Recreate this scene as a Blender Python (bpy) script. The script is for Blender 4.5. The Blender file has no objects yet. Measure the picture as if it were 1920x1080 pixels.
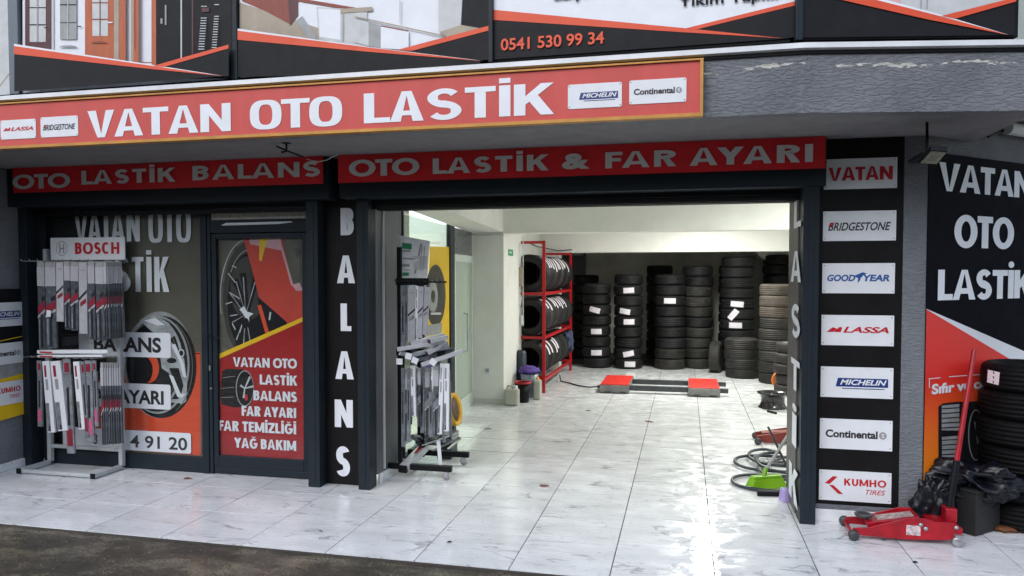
import bpy, math, random
from mathutils import Vector, Matrix, noise
random.seed(7)
scn = bpy.context.scene
COL = scn.collection
# ------------------------------------------------------------------ camera
F, CYP, YAW, PIT, ROL, EYE = 1398.0, 563.9, 0.22827, 0.03451, 0.00035, 1.76
fw = Vector((-math.sin(YAW)*math.cos(PIT), math.cos(YAW)*math.cos(PIT), -math.sin(PIT)))
rt = Vector((math.cos(YAW), math.sin(YAW), 0.0)); dn = fw.cross(rt)
c_, s_ = math.cos(ROL), math.sin(ROL)
RT = rt*c_ + dn*s_; DN = dn*c_ - rt*s_
EYEP = Vector((0, 0, EYE))
cd = bpy.data.cameras.new('camera'); cam = bpy.data.objects.new('camera', cd); COL.objects.link(cam)
cd.sensor_width = 36; cd.lens = F/1920*36; cd.shift_y = 23.9/1920; cd.clip_start = .05; cd.clip_end = 2000
m = Matrix((RT, -DN, -fw)).transposed().to_4x4(); m.translation = EYEP
cam.matrix_world = m
scn.camera = cam
# ------------------------------------------------------------------ light
w = bpy.data.worlds.new("World"); scn.world = w; w.use_nodes = True
nt = w.node_tree; nt.nodes.clear()
sky = nt.nodes.new('ShaderNodeTexSky'); sky.sky_type = 'NISHITA'; sky.sun_disc = False
sky.sun_elevation = math.radians(38); sky.sun_rotation = math.radians(200); sky.dust_density = 1.0; sky.air_density = 1.0
hs = nt.nodes.new('ShaderNodeHueSaturation'); hs.inputs['Saturation'].default_value = 0.62
bg = nt.nodes.new('ShaderNodeBackground'); bg.inputs[1].default_value = 0.15
wo = nt.nodes.new('ShaderNodeOutputWorld')
nt.links.new(sky.outputs[0], hs.inputs['Color']); nt.links.new(hs.outputs[0], bg.inputs[0]); nt.links.new(bg.outputs[0], wo.inputs[0])
sd = bpy.data.lights.new('sun', 'SUN'); sd.energy = 0.5; sd.angle = math.radians(40); sd.color = (1, .99, .98)
so = bpy.data.objects.new('sun', sd); COL.objects.link(so)
az, el = math.radians(200), math.radians(38)
sv = Vector((math.sin(az)*math.cos(el), math.cos(az)*math.cos(el), math.sin(el)))
so.rotation_euler = sv.to_track_quat('Z', 'Y').to_euler(); so.location = (0, -4, 8)
scn.view_settings.view_transform = 'Standard'; scn.view_settings.look = 'None'
scn.view_settings.exposure = 0.97; scn.view_settings.gamma = 1; scn.view_settings.use_curve_mapping = False
scn.cycles.max_bounces = 8; scn.cycles.caustics_reflective = False; scn.cycles.caustics_refractive = False

def ray(x, y): return RT*((x-960)/F) + DN*((y-CYP)/F) + fw
def G(x, y, z=0.0):
    d = ray(x, y); return EYEP + d*((z-EYE)/d.z)
def FY(x, y, Y):
    d = ray(x, y); return EYEP + d*(Y/d.y)
def FX(x, y, X):
    d = ray(x, y); return EYEP + d*(X/d.x)
class PL:
    def __init__(s, O, U, V=(0, 0, 1)):
        s.O = Vector(O); s.U = Vector(U).normalized(); s.V = Vector(V).normalized(); s.N = s.U.cross(s.V)
    def uv(s, x, y):
        d = ray(x, y); t = ((s.O-EYEP).dot(s.N))/d.dot(s.N); p = EYEP+d*t-s.O
        return p.dot(s.U), p.dot(s.V)
    def p(s, u, v, o=0.0): return s.O+s.U*u+s.V*v+s.N*o
# ------------------------------------------------------------------ materials
def srgb(r, g, b):
    f = lambda c: (c/255/12.92) if c/255 <= .04045 else ((c/255+.055)/1.055)**2.4
    return (f(r), f(g), f(b))
MATS = {}
def N(t, typ, **kw):
    n = t.nodes.new(typ)
    for k, v in kw.items(): setattr(n, k, v)
    return n
def mat(name, col, rough=.5, var=.12, scale=6.0, bump=0.0, bscale=60.0, metal=0.0, stretch=(1, 1, 1), spec=.5, rvar=.1, rnd=0.0, emit=0.0):
    if name in MATS: return MATS[name]
    m = bpy.data.materials.new(name); m.use_nodes = True; t = m.node_tree; b = t.nodes['Principled BSDF']
    tc = N(t, 'ShaderNodeTexCoord'); mp = N(t, 'ShaderNodeMapping'); mp.inputs['Scale'].default_value = stretch
    t.links.new(tc.outputs['Object'], mp.inputs[0])
    n1 = N(t, 'ShaderNodeTexNoise'); n1.inputs['Scale'].default_value = scale; n1.inputs['Detail'].default_value = 6; n1.inputs['Roughness'].default_value = .65
    t.links.new(mp.outputs[0], n1.inputs['Vector'])
    mr = N(t, 'ShaderNodeMapRange'); mr.inputs['From Min'].default_value = .3; mr.inputs['From Max'].default_value = .7
    mr.inputs['To Min'].default_value = 1-var; mr.inputs['To Max'].default_value = 1+var
    t.links.new(n1.outputs[0], mr.inputs[0])
    vm = N(t, 'ShaderNodeVectorMath', operation='SCALE'); vm.inputs[0].default_value = col
    src = mr.outputs[0]
    if rnd:
        oi = N(t, 'ShaderNodeObjectInfo'); m2 = N(t, 'ShaderNodeMapRange'); m2.inputs['To Min'].default_value = 1-rnd; m2.inputs['To Max'].default_value = 1+rnd
        t.links.new(oi.outputs['Random'], m2.inputs[0]); mu = N(t, 'ShaderNodeMath', operation='MULTIPLY')
        t.links.new(src, mu.inputs[0]); t.links.new(m2.outputs[0], mu.inputs[1]); src = mu.outputs[0]
    t.links.new(src, vm.inputs['Scale']); t.links.new(vm.outputs[0], b.inputs['Base Color'])
    r2 = N(t, 'ShaderNodeMapRange'); r2.inputs['To Min'].default_value = max(.02, rough-rvar); r2.inputs['To Max'].default_value = min(1, rough+rvar)
    n2 = N(t, 'ShaderNodeTexNoise'); n2.inputs['Scale'].default_value = scale*2.3; n2.inputs['Detail'].default_value = 4
    t.links.new(mp.outputs[0], n2.inputs['Vector']); t.links.new(n2.outputs[0], r2.inputs[0]); t.links.new(r2.outputs[0], b.inputs['Roughness'])
    b.inputs['Metallic'].default_value = metal; b.inputs['Specular IOR Level'].default_value = spec
    if bump:
        n3 = N(t, 'ShaderNodeTexNoise'); n3.inputs['Scale'].default_value = bscale; n3.inputs['Detail'].default_value = 5
        t.links.new(mp.outputs[0], n3.inputs['Vector'])
        bp = N(t, 'ShaderNodeBump'); bp.inputs['Strength'].default_value = bump; bp.inputs['Distance'].default_value = .01
        t.links.new(n3.outputs[0], bp.inputs['Height']); t.links.new(bp.outputs[0], b.inputs['Normal'])
    if emit:
        b.inputs['Emission Color'].default_value = (*col, 1); b.inputs['Emission Strength'].default_value = emit
    MATS[name] = m; return m
def stucco(name, col, peel=False):
    m = bpy.data.materials.new(name); m.use_nodes = True; t = m.node_tree; b = t.nodes['Principled BSDF']; L = t.links.new
    tc = N(t, 'ShaderNodeTexCoord'); mp = N(t, 'ShaderNodeMapping'); mp.inputs['Scale'].default_value = (1, 1, 3.2)
    L(tc.outputs['Object'], mp.inputs[0])
    n1 = N(t, 'ShaderNodeTexNoise'); n1.inputs['Scale'].default_value = 24; n1.inputs['Detail'].default_value = 4; n1.inputs['Roughness'].default_value = .55; n1.inputs['Distortion'].default_value = .45
    L(mp.outputs[0], n1.inputs['Vector'])
    cr = N(t, 'ShaderNodeValToRGB'); cr.color_ramp.elements[0].position = .40; cr.color_ramp.elements[1].position = .56
    L(n1.outputs[0], cr.inputs[0])
    bp = N(t, 'ShaderNodeBump'); bp.inputs['Strength'].default_value = .75; bp.inputs['Distance'].default_value = .006
    L(cr.outputs[0], bp.inputs['Height']); L(bp.outputs[0], b.inputs['Normal'])
    n2 = N(t, 'ShaderNodeTexNoise'); n2.inputs['Scale'].default_value = 2.5; n2.inputs['Detail'].default_value = 7
    L(tc.outputs['Object'], n2.inputs['Vector'])
    mr = N(t, 'ShaderNodeMapRange'); mr.inputs['From Min'].default_value = .3; mr.inputs['From Max'].default_value = .7; mr.inputs['To Min'].default_value = .8; mr.inputs['To Max'].default_value = 1.15
    L(n2.outputs[0], mr.inputs[0])
    vm = N(t, 'ShaderNodeVectorMath', operation='SCALE'); vm.inputs[0].default_value = col; L(mr.outputs[0], vm.inputs['Scale'])
    out = vm.outputs[0]
    if peel:
        # chipped paint in a ragged line along the upper part of the fascia
        sx = N(t, 'ShaderNodeSeparateXYZ'); L(tc.outputs['Object'], sx.inputs[0])
        n4 = N(t, 'ShaderNodeTexNoise'); n4.inputs['Scale'].default_value = 3.0; n4.inputs['Detail'].default_value = 3; L(tc.outputs['Object'], n4.inputs['Vector'])
        a = N(t, 'ShaderNodeMath', operation='MULTIPLY_ADD'); a.inputs[1].default_value = .11; a.inputs[2].default_value = peel-.055; L(n4.outputs[0], a.inputs[0])
        d = N(t, 'ShaderNodeMath', operation='SUBTRACT'); L(sx.outputs[2], d.inputs[0]); L(a.outputs[0], d.inputs[1])
        ab = N(t, 'ShaderNodeMath', operation='ABSOLUTE'); L(d.outputs[0], ab.inputs[0])
        lt = N(t, 'ShaderNodeMapRange'); lt.inputs['From Min'].default_value = .002; lt.inputs['From Max'].default_value = .03; lt.inputs['To Min'].default_value = .72; lt.inputs['To Max'].default_value = 0; L(ab.outputs[0], lt.inputs[0])
        n5 = N(t, 'ShaderNodeTexNoise'); n5.inputs['Scale'].default_value = 22; n5.inputs['Detail'].default_value = 6; L(mp.outputs[0], n5.inputs['Vector'])
        n6 = N(t, 'ShaderNodeTexNoise'); n6.inputs['Scale'].default_value = 4.5; L(tc.outputs['Object'], n6.inputs['Vector'])
        m6 = N(t, 'ShaderNodeMath', operation='MULTIPLY'); L(n5.outputs[0], m6.inputs[0]); L(n6.outputs[0], m6.inputs[1])
        m7 = N(t, 'ShaderNodeMath', operation='MULTIPLY'); L(m6.outputs[0], m7.inputs[0]); L(lt.outputs[0], m7.inputs[1])
        gt = N(t, 'ShaderNodeMath', operation='GREATER_THAN'); gt.inputs[1].default_value = .165; L(m7.outputs[0], gt.inputs[0])
        mx = N(t, 'ShaderNodeMix', data_type='RGBA'); L(gt.outputs[0], mx.inputs['Factor']); L(out, mx.inputs['A']); mx.inputs['B'].default_value = (.55, .55, .5, 1)
        out = mx.outputs['Result']
    L(out, b.inputs['Base Color']); b.inputs['Roughness'].default_value = .7
    MATS[name] = m; return m
def glass(name, tint=(.8, .85, .85), refl=.12, rough=.02):
    m = bpy.data.materials.new(name); m.use_nodes = True; t = m.node_tree; t.nodes.remove(t.nodes['Principled BSDF'])
    o = t.nodes['Material Output']; tr = N(t, 'ShaderNodeBsdfTransparent'); tr.inputs[0].default_value = (*tint, 1)
    gl = N(t, 'ShaderNodeBsdfGlossy'); gl.inputs['Roughness'].default_value = rough
    lw_ = N(t, 'ShaderNodeLayerWeight'); pw = N(t, 'ShaderNodeMath', operation='POWER'); pw.inputs[1].default_value = 5; t.links.new(lw_.outputs['Facing'], pw.inputs[0])
    ad = N(t, 'ShaderNodeMath', operation='MULTIPLY_ADD'); ad.inputs[1].default_value = 1-refl; ad.inputs[2].default_value = refl; ad.use_clamp = True; t.links.new(pw.outputs[0], ad.inputs[0])
    mx = N(t, 'ShaderNodeMixShader'); t.links.new(ad.outputs[0], mx.inputs[0]); t.links.new(tr.outputs[0], mx.inputs[1]); t.links.new(gl.outputs[0], mx.inputs[2])
    t.links.new(mx.outputs[0], o.inputs[0]); MATS[name] = m; return m
def tile_mat():
    m = bpy.data.materials.new('marble_tile'); m.use_nodes = True; t = m.node_tree; b = t.nodes['Principled BSDF']; L = t.links.new
    tc = N(t, 'ShaderNodeTexCoord'); oi = N(t, 'ShaderNodeObjectInfo')
    sc = N(t, 'ShaderNodeVectorMath', operation='SCALE'); sc.inputs[0].default_value = (37, 91, 13); L(oi.outputs['Random'], sc.inputs['Scale'])
    ad = N(t, 'ShaderNodeVectorMath', operation='ADD'); L(tc.outputs['Object'], ad.inputs[0]); L(sc.outputs[0], ad.inputs[1])
    # veins: thin ridges where a distorted noise crosses its middle
    mp = N(t, 'ShaderNodeMapping'); mp.inputs['Rotation'].default_value = (0, 0, .7); mp.inputs['Scale'].default_value = (.8, 2.6, 1); L(ad.outputs[0], mp.inputs[0])
    nv = N(t, 'ShaderNodeTexNoise'); nv.inputs['Scale'].default_value = 1.6; nv.inputs['Detail'].default_value = 5; nv.inputs['Distortion'].default_value = .6; L(mp.outputs[0], nv.inputs['Vector'])
    s1 = N(t, 'ShaderNodeMath', operation='SUBTRACT'); s1.inputs[1].default_value = .5; L(nv.outputs[0], s1.inputs[0])
    s2 = N(t, 'ShaderNodeMath', operation='ABSOLUTE'); L(s1.outputs[0], s2.inputs[0])
    v1 = N(t, 'ShaderNodeMapRange'); v1.inputs['From Min'].default_value = 0; v1.inputs['From Max'].default_value = .016; v1.inputs['To Min'].default_value = 1; v1.inputs['To Max'].default_value = 0; L(s2.outputs[0], v1.inputs[0])
    nm = N(t, 'ShaderNodeTexNoise'); nm.inputs['Scale'].default_value = 3.5; nm.inputs['Detail'].default_value = 2; L(ad.outputs[0], nm.inputs['Vector'])
    vm_ = N(t, 'ShaderNodeMapRange'); vm_.inputs['From Min'].default_value = .46; vm_.inputs['From Max'].default_value = .6; L(nm.outputs[0], vm_.inputs[0])
    vv = N(t, 'ShaderNodeMath', operation='MULTIPLY'); L(v1.outputs[0], vv.inputs[0]); L(vm_.outputs[0], vv.inputs[1])
    # soft clouding + wet dirt smears in world space
    geo = N(t, 'ShaderNodeNewGeometry')
    mg = N(t, 'ShaderNodeMapping'); mg.inputs['Scale'].default_value = (1, 2.2, 1); L(geo.outputs['Position'], mg.inputs[0])
    nc = N(t, 'ShaderNodeTexNoise'); nc.inputs['Scale'].default_value = 2.2; nc.inputs['Detail'].default_value = 8; nc.inputs['Roughness'].default_value = .7; L(mg.outputs[0], nc.inputs['Vector'])
    cl = N(t, 'ShaderNodeMapRange'); cl.inputs['From Min'].default_value = .38; cl.inputs['From Max'].default_value = .68; cl.inputs['To Min'].default_value = 1.0; cl.inputs['To Max'].default_value = .80; L(nc.outputs[0], cl.inputs[0])
    nd = N(t, 'ShaderNodeTexNoise'); nd.inputs['Scale'].default_value = 26; nd.inputs['Detail'].default_value = 3; L(mg.outputs[0], nd.inputs['Vector'])
    dm = N(t, 'ShaderNodeMapRange'); dm.inputs['From Min'].default_value = .655; dm.inputs['From Max'].default_value = .74; dm.inputs['To Min'].default_value = 0; dm.inputs['To Max'].default_value = .75; L(nd.outputs[0], dm.inputs[0])
    vs = N(t, 'ShaderNodeVectorMath', operation='SCALE'); vs.inputs[0].default_value = (.82, .835, .85); L(cl.outputs[0], vs.inputs['Scale'])
    rn = N(t, 'ShaderNodeMapRange'); rn.inputs['To Min'].default_value = .95; rn.inputs['To Max'].default_value = 1.03; L(oi.outputs['Random'], rn.inputs[0])
    vr = N(t, 'ShaderNodeVectorMath', operation='SCALE'); L(vs.outputs[0], vr.inputs[0]); L(rn.outputs[0], vr.inputs['Scale'])
    m1 = N(t, 'ShaderNodeMix', data_type='RGBA'); f1 = N(t, 'ShaderNodeMath', operation='MULTIPLY'); f1.inputs[1].default_value = .8; L(vv.outputs[0], f1.inputs[0])
    L(f1.outputs[0], m1.inputs['Factor']); L(vr.outputs[0], m1.inputs['A']); m1.inputs['B'].default_value = (.28, .28, .30, 1)
    ms_ = N(t, 'ShaderNodeMapping'); ms_.inputs['Scale'].default_value = (1.2, 9, 1); ms_.inputs['Rotation'].default_value = (0, 0, .12); L(geo.outputs['Position'], ms_.inputs[0])
    ns = N(t, 'ShaderNodeTexNoise'); ns.inputs['Scale'].default_value = 3.2; ns.inputs['Detail'].default_value = 6; ns.inputs['Roughness'].default_value = .7; L(ms_.outputs[0], ns.inputs['Vector'])
    sm_ = N(t, 'ShaderNodeMapRange'); sm_.inputs['From Min'].default_value = .60; sm_.inputs['From Max'].default_value = .78; sm_.inputs['To Max'].default_value = .8; L(ns.outputs[0], sm_.inputs[0])
    mxm = N(t, 'ShaderNodeMath', operation='MAXIMUM'); L(dm.outputs[0], mxm.inputs[0]); L(sm_.outputs[0], mxm.inputs[1])
    m2 = N(t, 'ShaderNodeMix', data_type='RGBA'); L(mxm.outputs[0], m2.inputs['Factor']); L(m1.outputs['Result'], m2.inputs['A']); m2.inputs['B'].default_value = (.16, .13, .11, 1)
    L(m2.outputs['Result'], b.inputs['Base Color'])
    # wet film: smooth where wet
    nw = N(t, 'ShaderNodeTexNoise'); nw.inputs['Scale'].default_value = 6.5; nw.inputs['Detail'].default_value = 5; L(geo.outputs['Position'], nw.inputs['Vector'])
    rw = N(t, 'ShaderNodeMapRange'); rw.inputs['From Min'].default_value = .46; rw.inputs['From Max'].default_value = .56; rw.inputs['To Min'].default_value = .04; rw.inputs['To Max'].default_value = .26; L(nw.outputs[0], rw.inputs[0])
    L(rw.outputs[0], b.inputs['Roughness']); b.inputs['Specular IOR Level'].default_value = .65
    nb = N(t, 'ShaderNodeTexNoise'); nb.inputs['Scale'].default_value = 17; nb.inputs['Detail'].default_value = 3; L(mg.outputs[0], nb.inputs['Vector'])
    bp = N(t, 'ShaderNodeBump'); bp.inputs['Strength'].default_value = .34; bp.inputs['Distance'].default_value = .006; L(nb.outputs[0], bp.inputs['Height']); L(bp.outputs[0], b.inputs['Normal'])
    MATS['marble_tile'] = m; return m
def asphalt_mat():
    m = bpy.data.materials.new('wet_asphalt'); m.use_nodes = True; t = m.node_tree; b = t.nodes['Principled BSDF']; L = t.links.new
    tc = N(t, 'ShaderNodeTexCoord'); mp = N(t, 'ShaderNodeMapping'); mp.inputs['Scale'].default_value = (1, 1.6, 1); L(tc.outputs['Object'], mp.inputs[0])
    n1 = N(t, 'ShaderNodeTexNoise'); n1.inputs['Scale'].default_value = 2.3; n1.inputs['Detail'].default_value = 8; n1.inputs['Roughness'].default_value = .7; L(mp.outputs[0], n1.inputs['Vector'])
    cr = N(t, 'ShaderNodeValToRGB'); e = cr.color_ramp.elements; e[0].position = .36; e[0].color = (.036, .032, .026, 1); e[1].position = .66; e[1].color = (.165, .145, .10, 1)
    x = e.new(.50); x.color = (.062, .052, .038, 1); L(n1.outputs[0], cr.inputs[0])
    n2 = N(t, 'ShaderNodeTexNoise'); n2.inputs['Scale'].default_value = 70; n2.inputs['Detail'].default_value = 4; L(mp.outputs[0], n2.inputs['Vector'])
    mr = N(t, 'ShaderNodeMapRange'); mr.inputs['From Min'].default_value = .3; mr.inputs['From Max'].default_value = .7; mr.inputs['To Min'].default_value = .35; mr.inputs['To Max'].default_value = 1.8; L(n2.outputs[0], mr.inputs[0])
    vm = N(t, 'ShaderNodeVectorMath', operation='SCALE'); L(cr.outputs[0], vm.inputs[0]); L(mr.outputs[0], vm.inputs['Scale']); L(vm.outputs[0], b.inputs['Base Color'])
    r = N(t, 'ShaderNodeMapRange'); r.inputs['From Min'].default_value = .4; r.inputs['From Max'].default_value = .62; r.inputs['To Min'].default_value = .5; r.inputs['To Max'].default_value = .10; L(n1.outputs[0], r.inputs[0]); L(r.outputs[0], b.inputs['Roughness'])
    bp = N(t, 'ShaderNodeBump'); bp.inputs['Strength'].default_value = .6; bp.inputs['Distance'].default_value = .004; L(n2.outputs[0], bp.inputs['Height']); L(bp.outputs[0], b.inputs['Normal'])
    return m
def rubber(name, col, tread=True):
    m = bpy.data.materials.new(name); m.use_nodes = True; t = m.node_tree; b = t.nodes['Principled BSDF']; L = t.links.new
    tc = N(t, 'ShaderNodeTexCoord'); oi = N(t, 'ShaderNodeObjectInfo')
    n1 = N(t, 'ShaderNodeTexNoise'); n1.inputs['Scale'].default_value = 7; n1.inputs['Detail'].default_value = 6; L(tc.outputs['Object'], n1.inputs['Vector'])
    a = N(t, 'ShaderNodeMapRange'); a.inputs['From Min'].default_value = .3; a.inputs['From Max'].default_value = .7; a.inputs['To Min'].default_value = .7; a.inputs['To Max'].default_value = 1.5; L(n1.outputs[0], a.inputs[0])
    r = N(t, 'ShaderNodeMapRange'); r.inputs['To Min'].default_value = .75; r.inputs['To Max'].default_value = 1.25; L(oi.outputs['Random'], r.inputs[0])
    mu = N(t, 'ShaderNodeMath', operation='MULTIPLY'); L(a.outputs[0], mu.inputs[0]); L(r.outputs[0], mu.inputs[1])
    v = N(t, 'ShaderNodeVectorMath', operation='SCALE'); v.inputs[0].default_value = col; L(mu.outputs[0], v.inputs['Scale']); L(v.outputs[0], b.inputs['Base Color'])
    b.inputs['Roughness'].default_value = .55; b.inputs['Specular IOR Level'].default_value = .25
    # fine tread sipes running across the tread, by angle round the axis
    sx = N(t, 'ShaderNodeSeparateXYZ'); L(tc.outputs['Object'], sx.inputs[0])
    at = N(t, 'ShaderNodeMath', operation='ARCTAN2'); L(sx.outputs[1], at.inputs[0]); L(sx.outputs[0], at.inputs[1])
    zz = N(t, 'ShaderNodeMath', operation='MULTIPLY_ADD'); zz.inputs[1].default_value = 5.0; L(sx.outputs[2], zz.inputs[0]); L(at.outputs[0], zz.inputs[2])
    sn = N(t, 'ShaderNodeMath', operation='MULTIPLY'); sn.inputs[1].default_value = 64; L(zz.outputs[0], sn.inputs[0])
    si = N(t, 'ShaderNodeMath', operation='SINE'); L(sn.outputs[0], si.inputs[0])
    bp = N(t, 'ShaderNodeBump'); bp.inputs['Strength'].default_value = .28; bp.inputs['Distance'].default_value = .003; L(si.outputs[0], bp.inputs['Height']); L(bp.outputs[0], b.inputs['Normal'])
    MATS[name] = m; return m

M_TILE = tile_mat(); M_ASPH = asphalt_mat()
M_GROUT = mat('grout', (.065, .058, .052), .8)
M_STUC = stucco('grey_stucco', (.175, .185, .205)); M_STUCP = stucco('grey_stucco_chipped', (.175, .185, .205), peel=.27)
M_SOFF = mat('soffit_plaster', (.23, .225, .235), .8, bump=.3, bscale=90, spec=.18)
M_WHITEMET = mat('white_trim', (.72, .74, .77), .4, var=.15, scale=3)
M_ANTH = mat('anthracite_metal', (.017, .024, .031), .38, var=.1, bump=.05, spec=.18)
M_BLACK = mat('black_board', (.0075, .007, .0075), .45, var=.35, scale=4, spec=.18)
M_DARK = mat('dark_gap', (.004, .004, .005), .6, spec=.18)
M_RED = mat('sign_red', srgb(200, 80, 74), .5, var=.08, scale=2.2, spec=.4, stretch=(2.5, 1, .5))
M_BRED = mat('banner_red', srgb(235, 38, 46), .42, var=.07, scale=3)
M_LET = mat('white_lettering', (.78, .80, .84), .45, var=.04)
M_LETG = mat('banner_lettering', (.74, .74, .75), .45, var=.05)
M_FILML = mat('film_lettering_grey', (.70, .74, .76), .4, var=.06)
M_GOLD = mat('gold_frame', srgb(188, 135, 62), .45, var=.2, metal=.2)
M_PRED = mat('pack_red', srgb(135, 38, 55), .35, var=.25, scale=14)
M_LOGOW = mat('plate_white', (.74, .76, .79), .35, var=.05)
M_LRED = mat('logo_red', srgb(190, 20, 35), .4, var=.05)
M_LBLK = mat('logo_black', (.02, .02, .022), .4, var=.05)
M_LBLU = mat('logo_blue', srgb(28, 50, 120), .4, var=.05)
M_LBLG = mat('logo_sky_blue', srgb(30, 80, 150), .4, var=.05)
M_LGRY = mat('logo_grey', (.3, .3, .31), .4, var=.05)
M_ORNG = mat('print_orange', srgb(216, 76, 38), .5, var=.05)
M_DORG = mat('poster_orange', srgb(196, 62, 44), .5, var=.12, scale=3)
M_ORN2 = mat('print_amber', srgb(240, 130, 20), .5, var=.05)
M_PWHT = mat('print_white', (.74, .76, .80), .5, var=.05)
M_DRRED = mat('poster_red', srgb(160, 20, 24), .4, var=.14, scale=2.5)
M_PBLK = mat('print_black', (.0105, .0105, .0125), .5, var=.2, scale=8, spec=.18)
M_PGRY = mat('print_grey', (.30, .31, .31), .5, var=.2, scale=10)
M_PLGT = mat('print_light_grey', (.52, .53, .53), .5, var=.12, scale=8)
M_PBRN = mat('print_brown', srgb(130, 55, 35), .5, var=.2, scale=5, stretch=(6, 6, 1))
M_POBR = mat('print_orange_brown', srgb(175, 85, 40), .5, var=.15, stretch=(6, 6, 1))
M_PDRD = mat('print_dark_red', srgb(75, 25, 30), .5, var=.15)
M_PBGE = mat('print_beige', srgb(160, 148, 130), .5, var=.15, scale=5)
M_PFILM = mat('print_film_brown', srgb(94, 91, 79), .35, var=.08, scale=3)
M_PDIM = mat('print_dim_grey', srgb(58, 58, 52), .35, var=.2, scale=8)
M_PFILG = mat('print_film_grey', srgb(98, 96, 86), .3, var=.25, scale=3)
M_PYEL = mat('print_yellow', srgb(232, 190, 30), .4, var=.08)
M_PPNK = mat('print_pink', srgb(205, 160, 165), .5, var=.15)
M_CHROME = mat('print_chrome', (.38, .40, .41), .3, var=.45, scale=9)
M_WALLW = mat('white_wall_paint', (.74, .745, .70), .6, var=.075, scale=1.8, bump=.05)
M_WALLG = mat('pale_wall_paint', (.60, .60, .54), .6, var=.05, scale=1.5)
M_DKWALL = mat('dark_wall_paint', (.62, .61, .56), .8, var=.2, scale=2)
M_CEIL = mat('ceiling_paint', (.70, .70, .67), .8, var=.05)
M_GREYW = mat('grey_panel', (.10, .105, .12), .5, var=.12, scale=3)
M_PALEF = mat('pale_aluminium', (.56, .62, .58), .35, var=.05)
M_REDMET = mat('red_metal', srgb(170, 22, 30), .4, var=.12, rvar=.15)
M_REDJ = mat('red_enamel', srgb(158, 10, 28), .38, var=.35, scale=9, rvar=.15)
M_REDL = mat('red_platform', srgb(205, 40, 30), .5, var=.14, scale=12)
M_STEEL = mat('steel', (.42, .42, .43), .35, var=.2, metal=.8)
M_DSTEEL = mat('dark_steel', (.06, .065, .07), .4, var=.2, metal=.4)
M_BLKMET = mat('black_metal', (.006, .007, .009), .4, var=.2, spec=.18)
M_RUB = rubber('tyre_rubber', (.010, .010, .011)); M_RUBB = rubber('dusty_tyre_rubber', (.075, .062, .050)); M_RUBG = rubber('worn_tyre_rubber', (.026, .025, .023))
M_STICK = mat('sticker_white', (.74, .70, .76), .5, var=.10, scale=40)
M_PLW = mat('milky_plastic', (.42, .42, .36), .35, var=.08)
M_PLB = mat('blue_grey_plastic', (.20, .23, .30), .4, var=.1)
M_PUR = mat('purple_cloth', srgb(88, 66, 150), .8, var=.3, scale=20, bump=.6, bscale=30)
M_LIL = mat('lilac_plastic', srgb(165, 150, 205), .4)
M_LIME = mat('lime_plastic', srgb(120, 172, 22), .35, var=.12)
M_HOSE = mat('black_hose', (.02, .03, .04), .35, var=.1)
M_BAG = mat('black_polythene', (.004, .005, .009), .30, var=.3, scale=9, bump=.45, bscale=9, rvar=.1, spec=.35)
M_CRATE = mat('black_crate', (.012, .013, .014), .7, var=.3)
M_WBAG = mat('pale_polythene', (.50, .58, .58), .3, var=.2, scale=14, bump=.7, bscale=25)
M_LEAF = mat('dry_leaf', srgb(110, 62, 30), .7, var=.3, scale=20)
M_CARD = mat('pack_card', (.42, .42, .45), .45, var=.12, scale=18, rnd=.1)
M_PACK = mat('pack_film', (.085, .095, .11), .22, var=.45, scale=16, rnd=.2)
M_PACKL = mat('pack_pale', (.20, .215, .235), .3, var=.4, scale=16, rnd=.15)
M_BLADE = mat('wiper_rubber', (.02, .02, .022), .35)
M_PINK = mat('pack_pink', srgb(200, 90, 130), .4, var=.2)
M_BOSW = mat('rack_white', (.44, .47, .48), .4, var=.08)
M_YELP = mat('yellow_plastic', srgb(225, 170, 20), .4, var=.12)
M_GREEN = mat('exit_green', srgb(30, 140, 90), .5)
M_LAMP = mat('lamp_diffuser', (1.0, .98, .93), .5, var=0.0, emit=9.0)
M_FLG = mat('floodlight_glass', srgb(170, 170, 150), .3, var=.25, scale=14)
M_PIPE = mat('pipe_white', (.6, .62, .63), .3, var=.1)
M_FAR = mat('far_render', (.50, .52, .46), .8, var=.06)
M_WINM = mat('grey_blue_frame', (.11, .14, .165), .45, var=.08)
M_BLU = mat('blue_plastic', srgb(25, 60, 160), .4)
M_ORDISC = mat('orange_disc', srgb(225, 120, 40), .5, var=.15)
M_CLOTH = mat('denim_cloth', srgb(60, 68, 95), .9, var=.4, scale=20, bump=.6, bscale=30)
G_CLEAR = glass('clear_glass', (.82, .88, .84), .10)
G_SHOP = glass('shop_glass', (.96, .97, .97), .03, .015)
G_FROST = mat('green_frosted_glass', (.40, .47, .40), .12, var=.06, scale=1.5)

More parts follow.
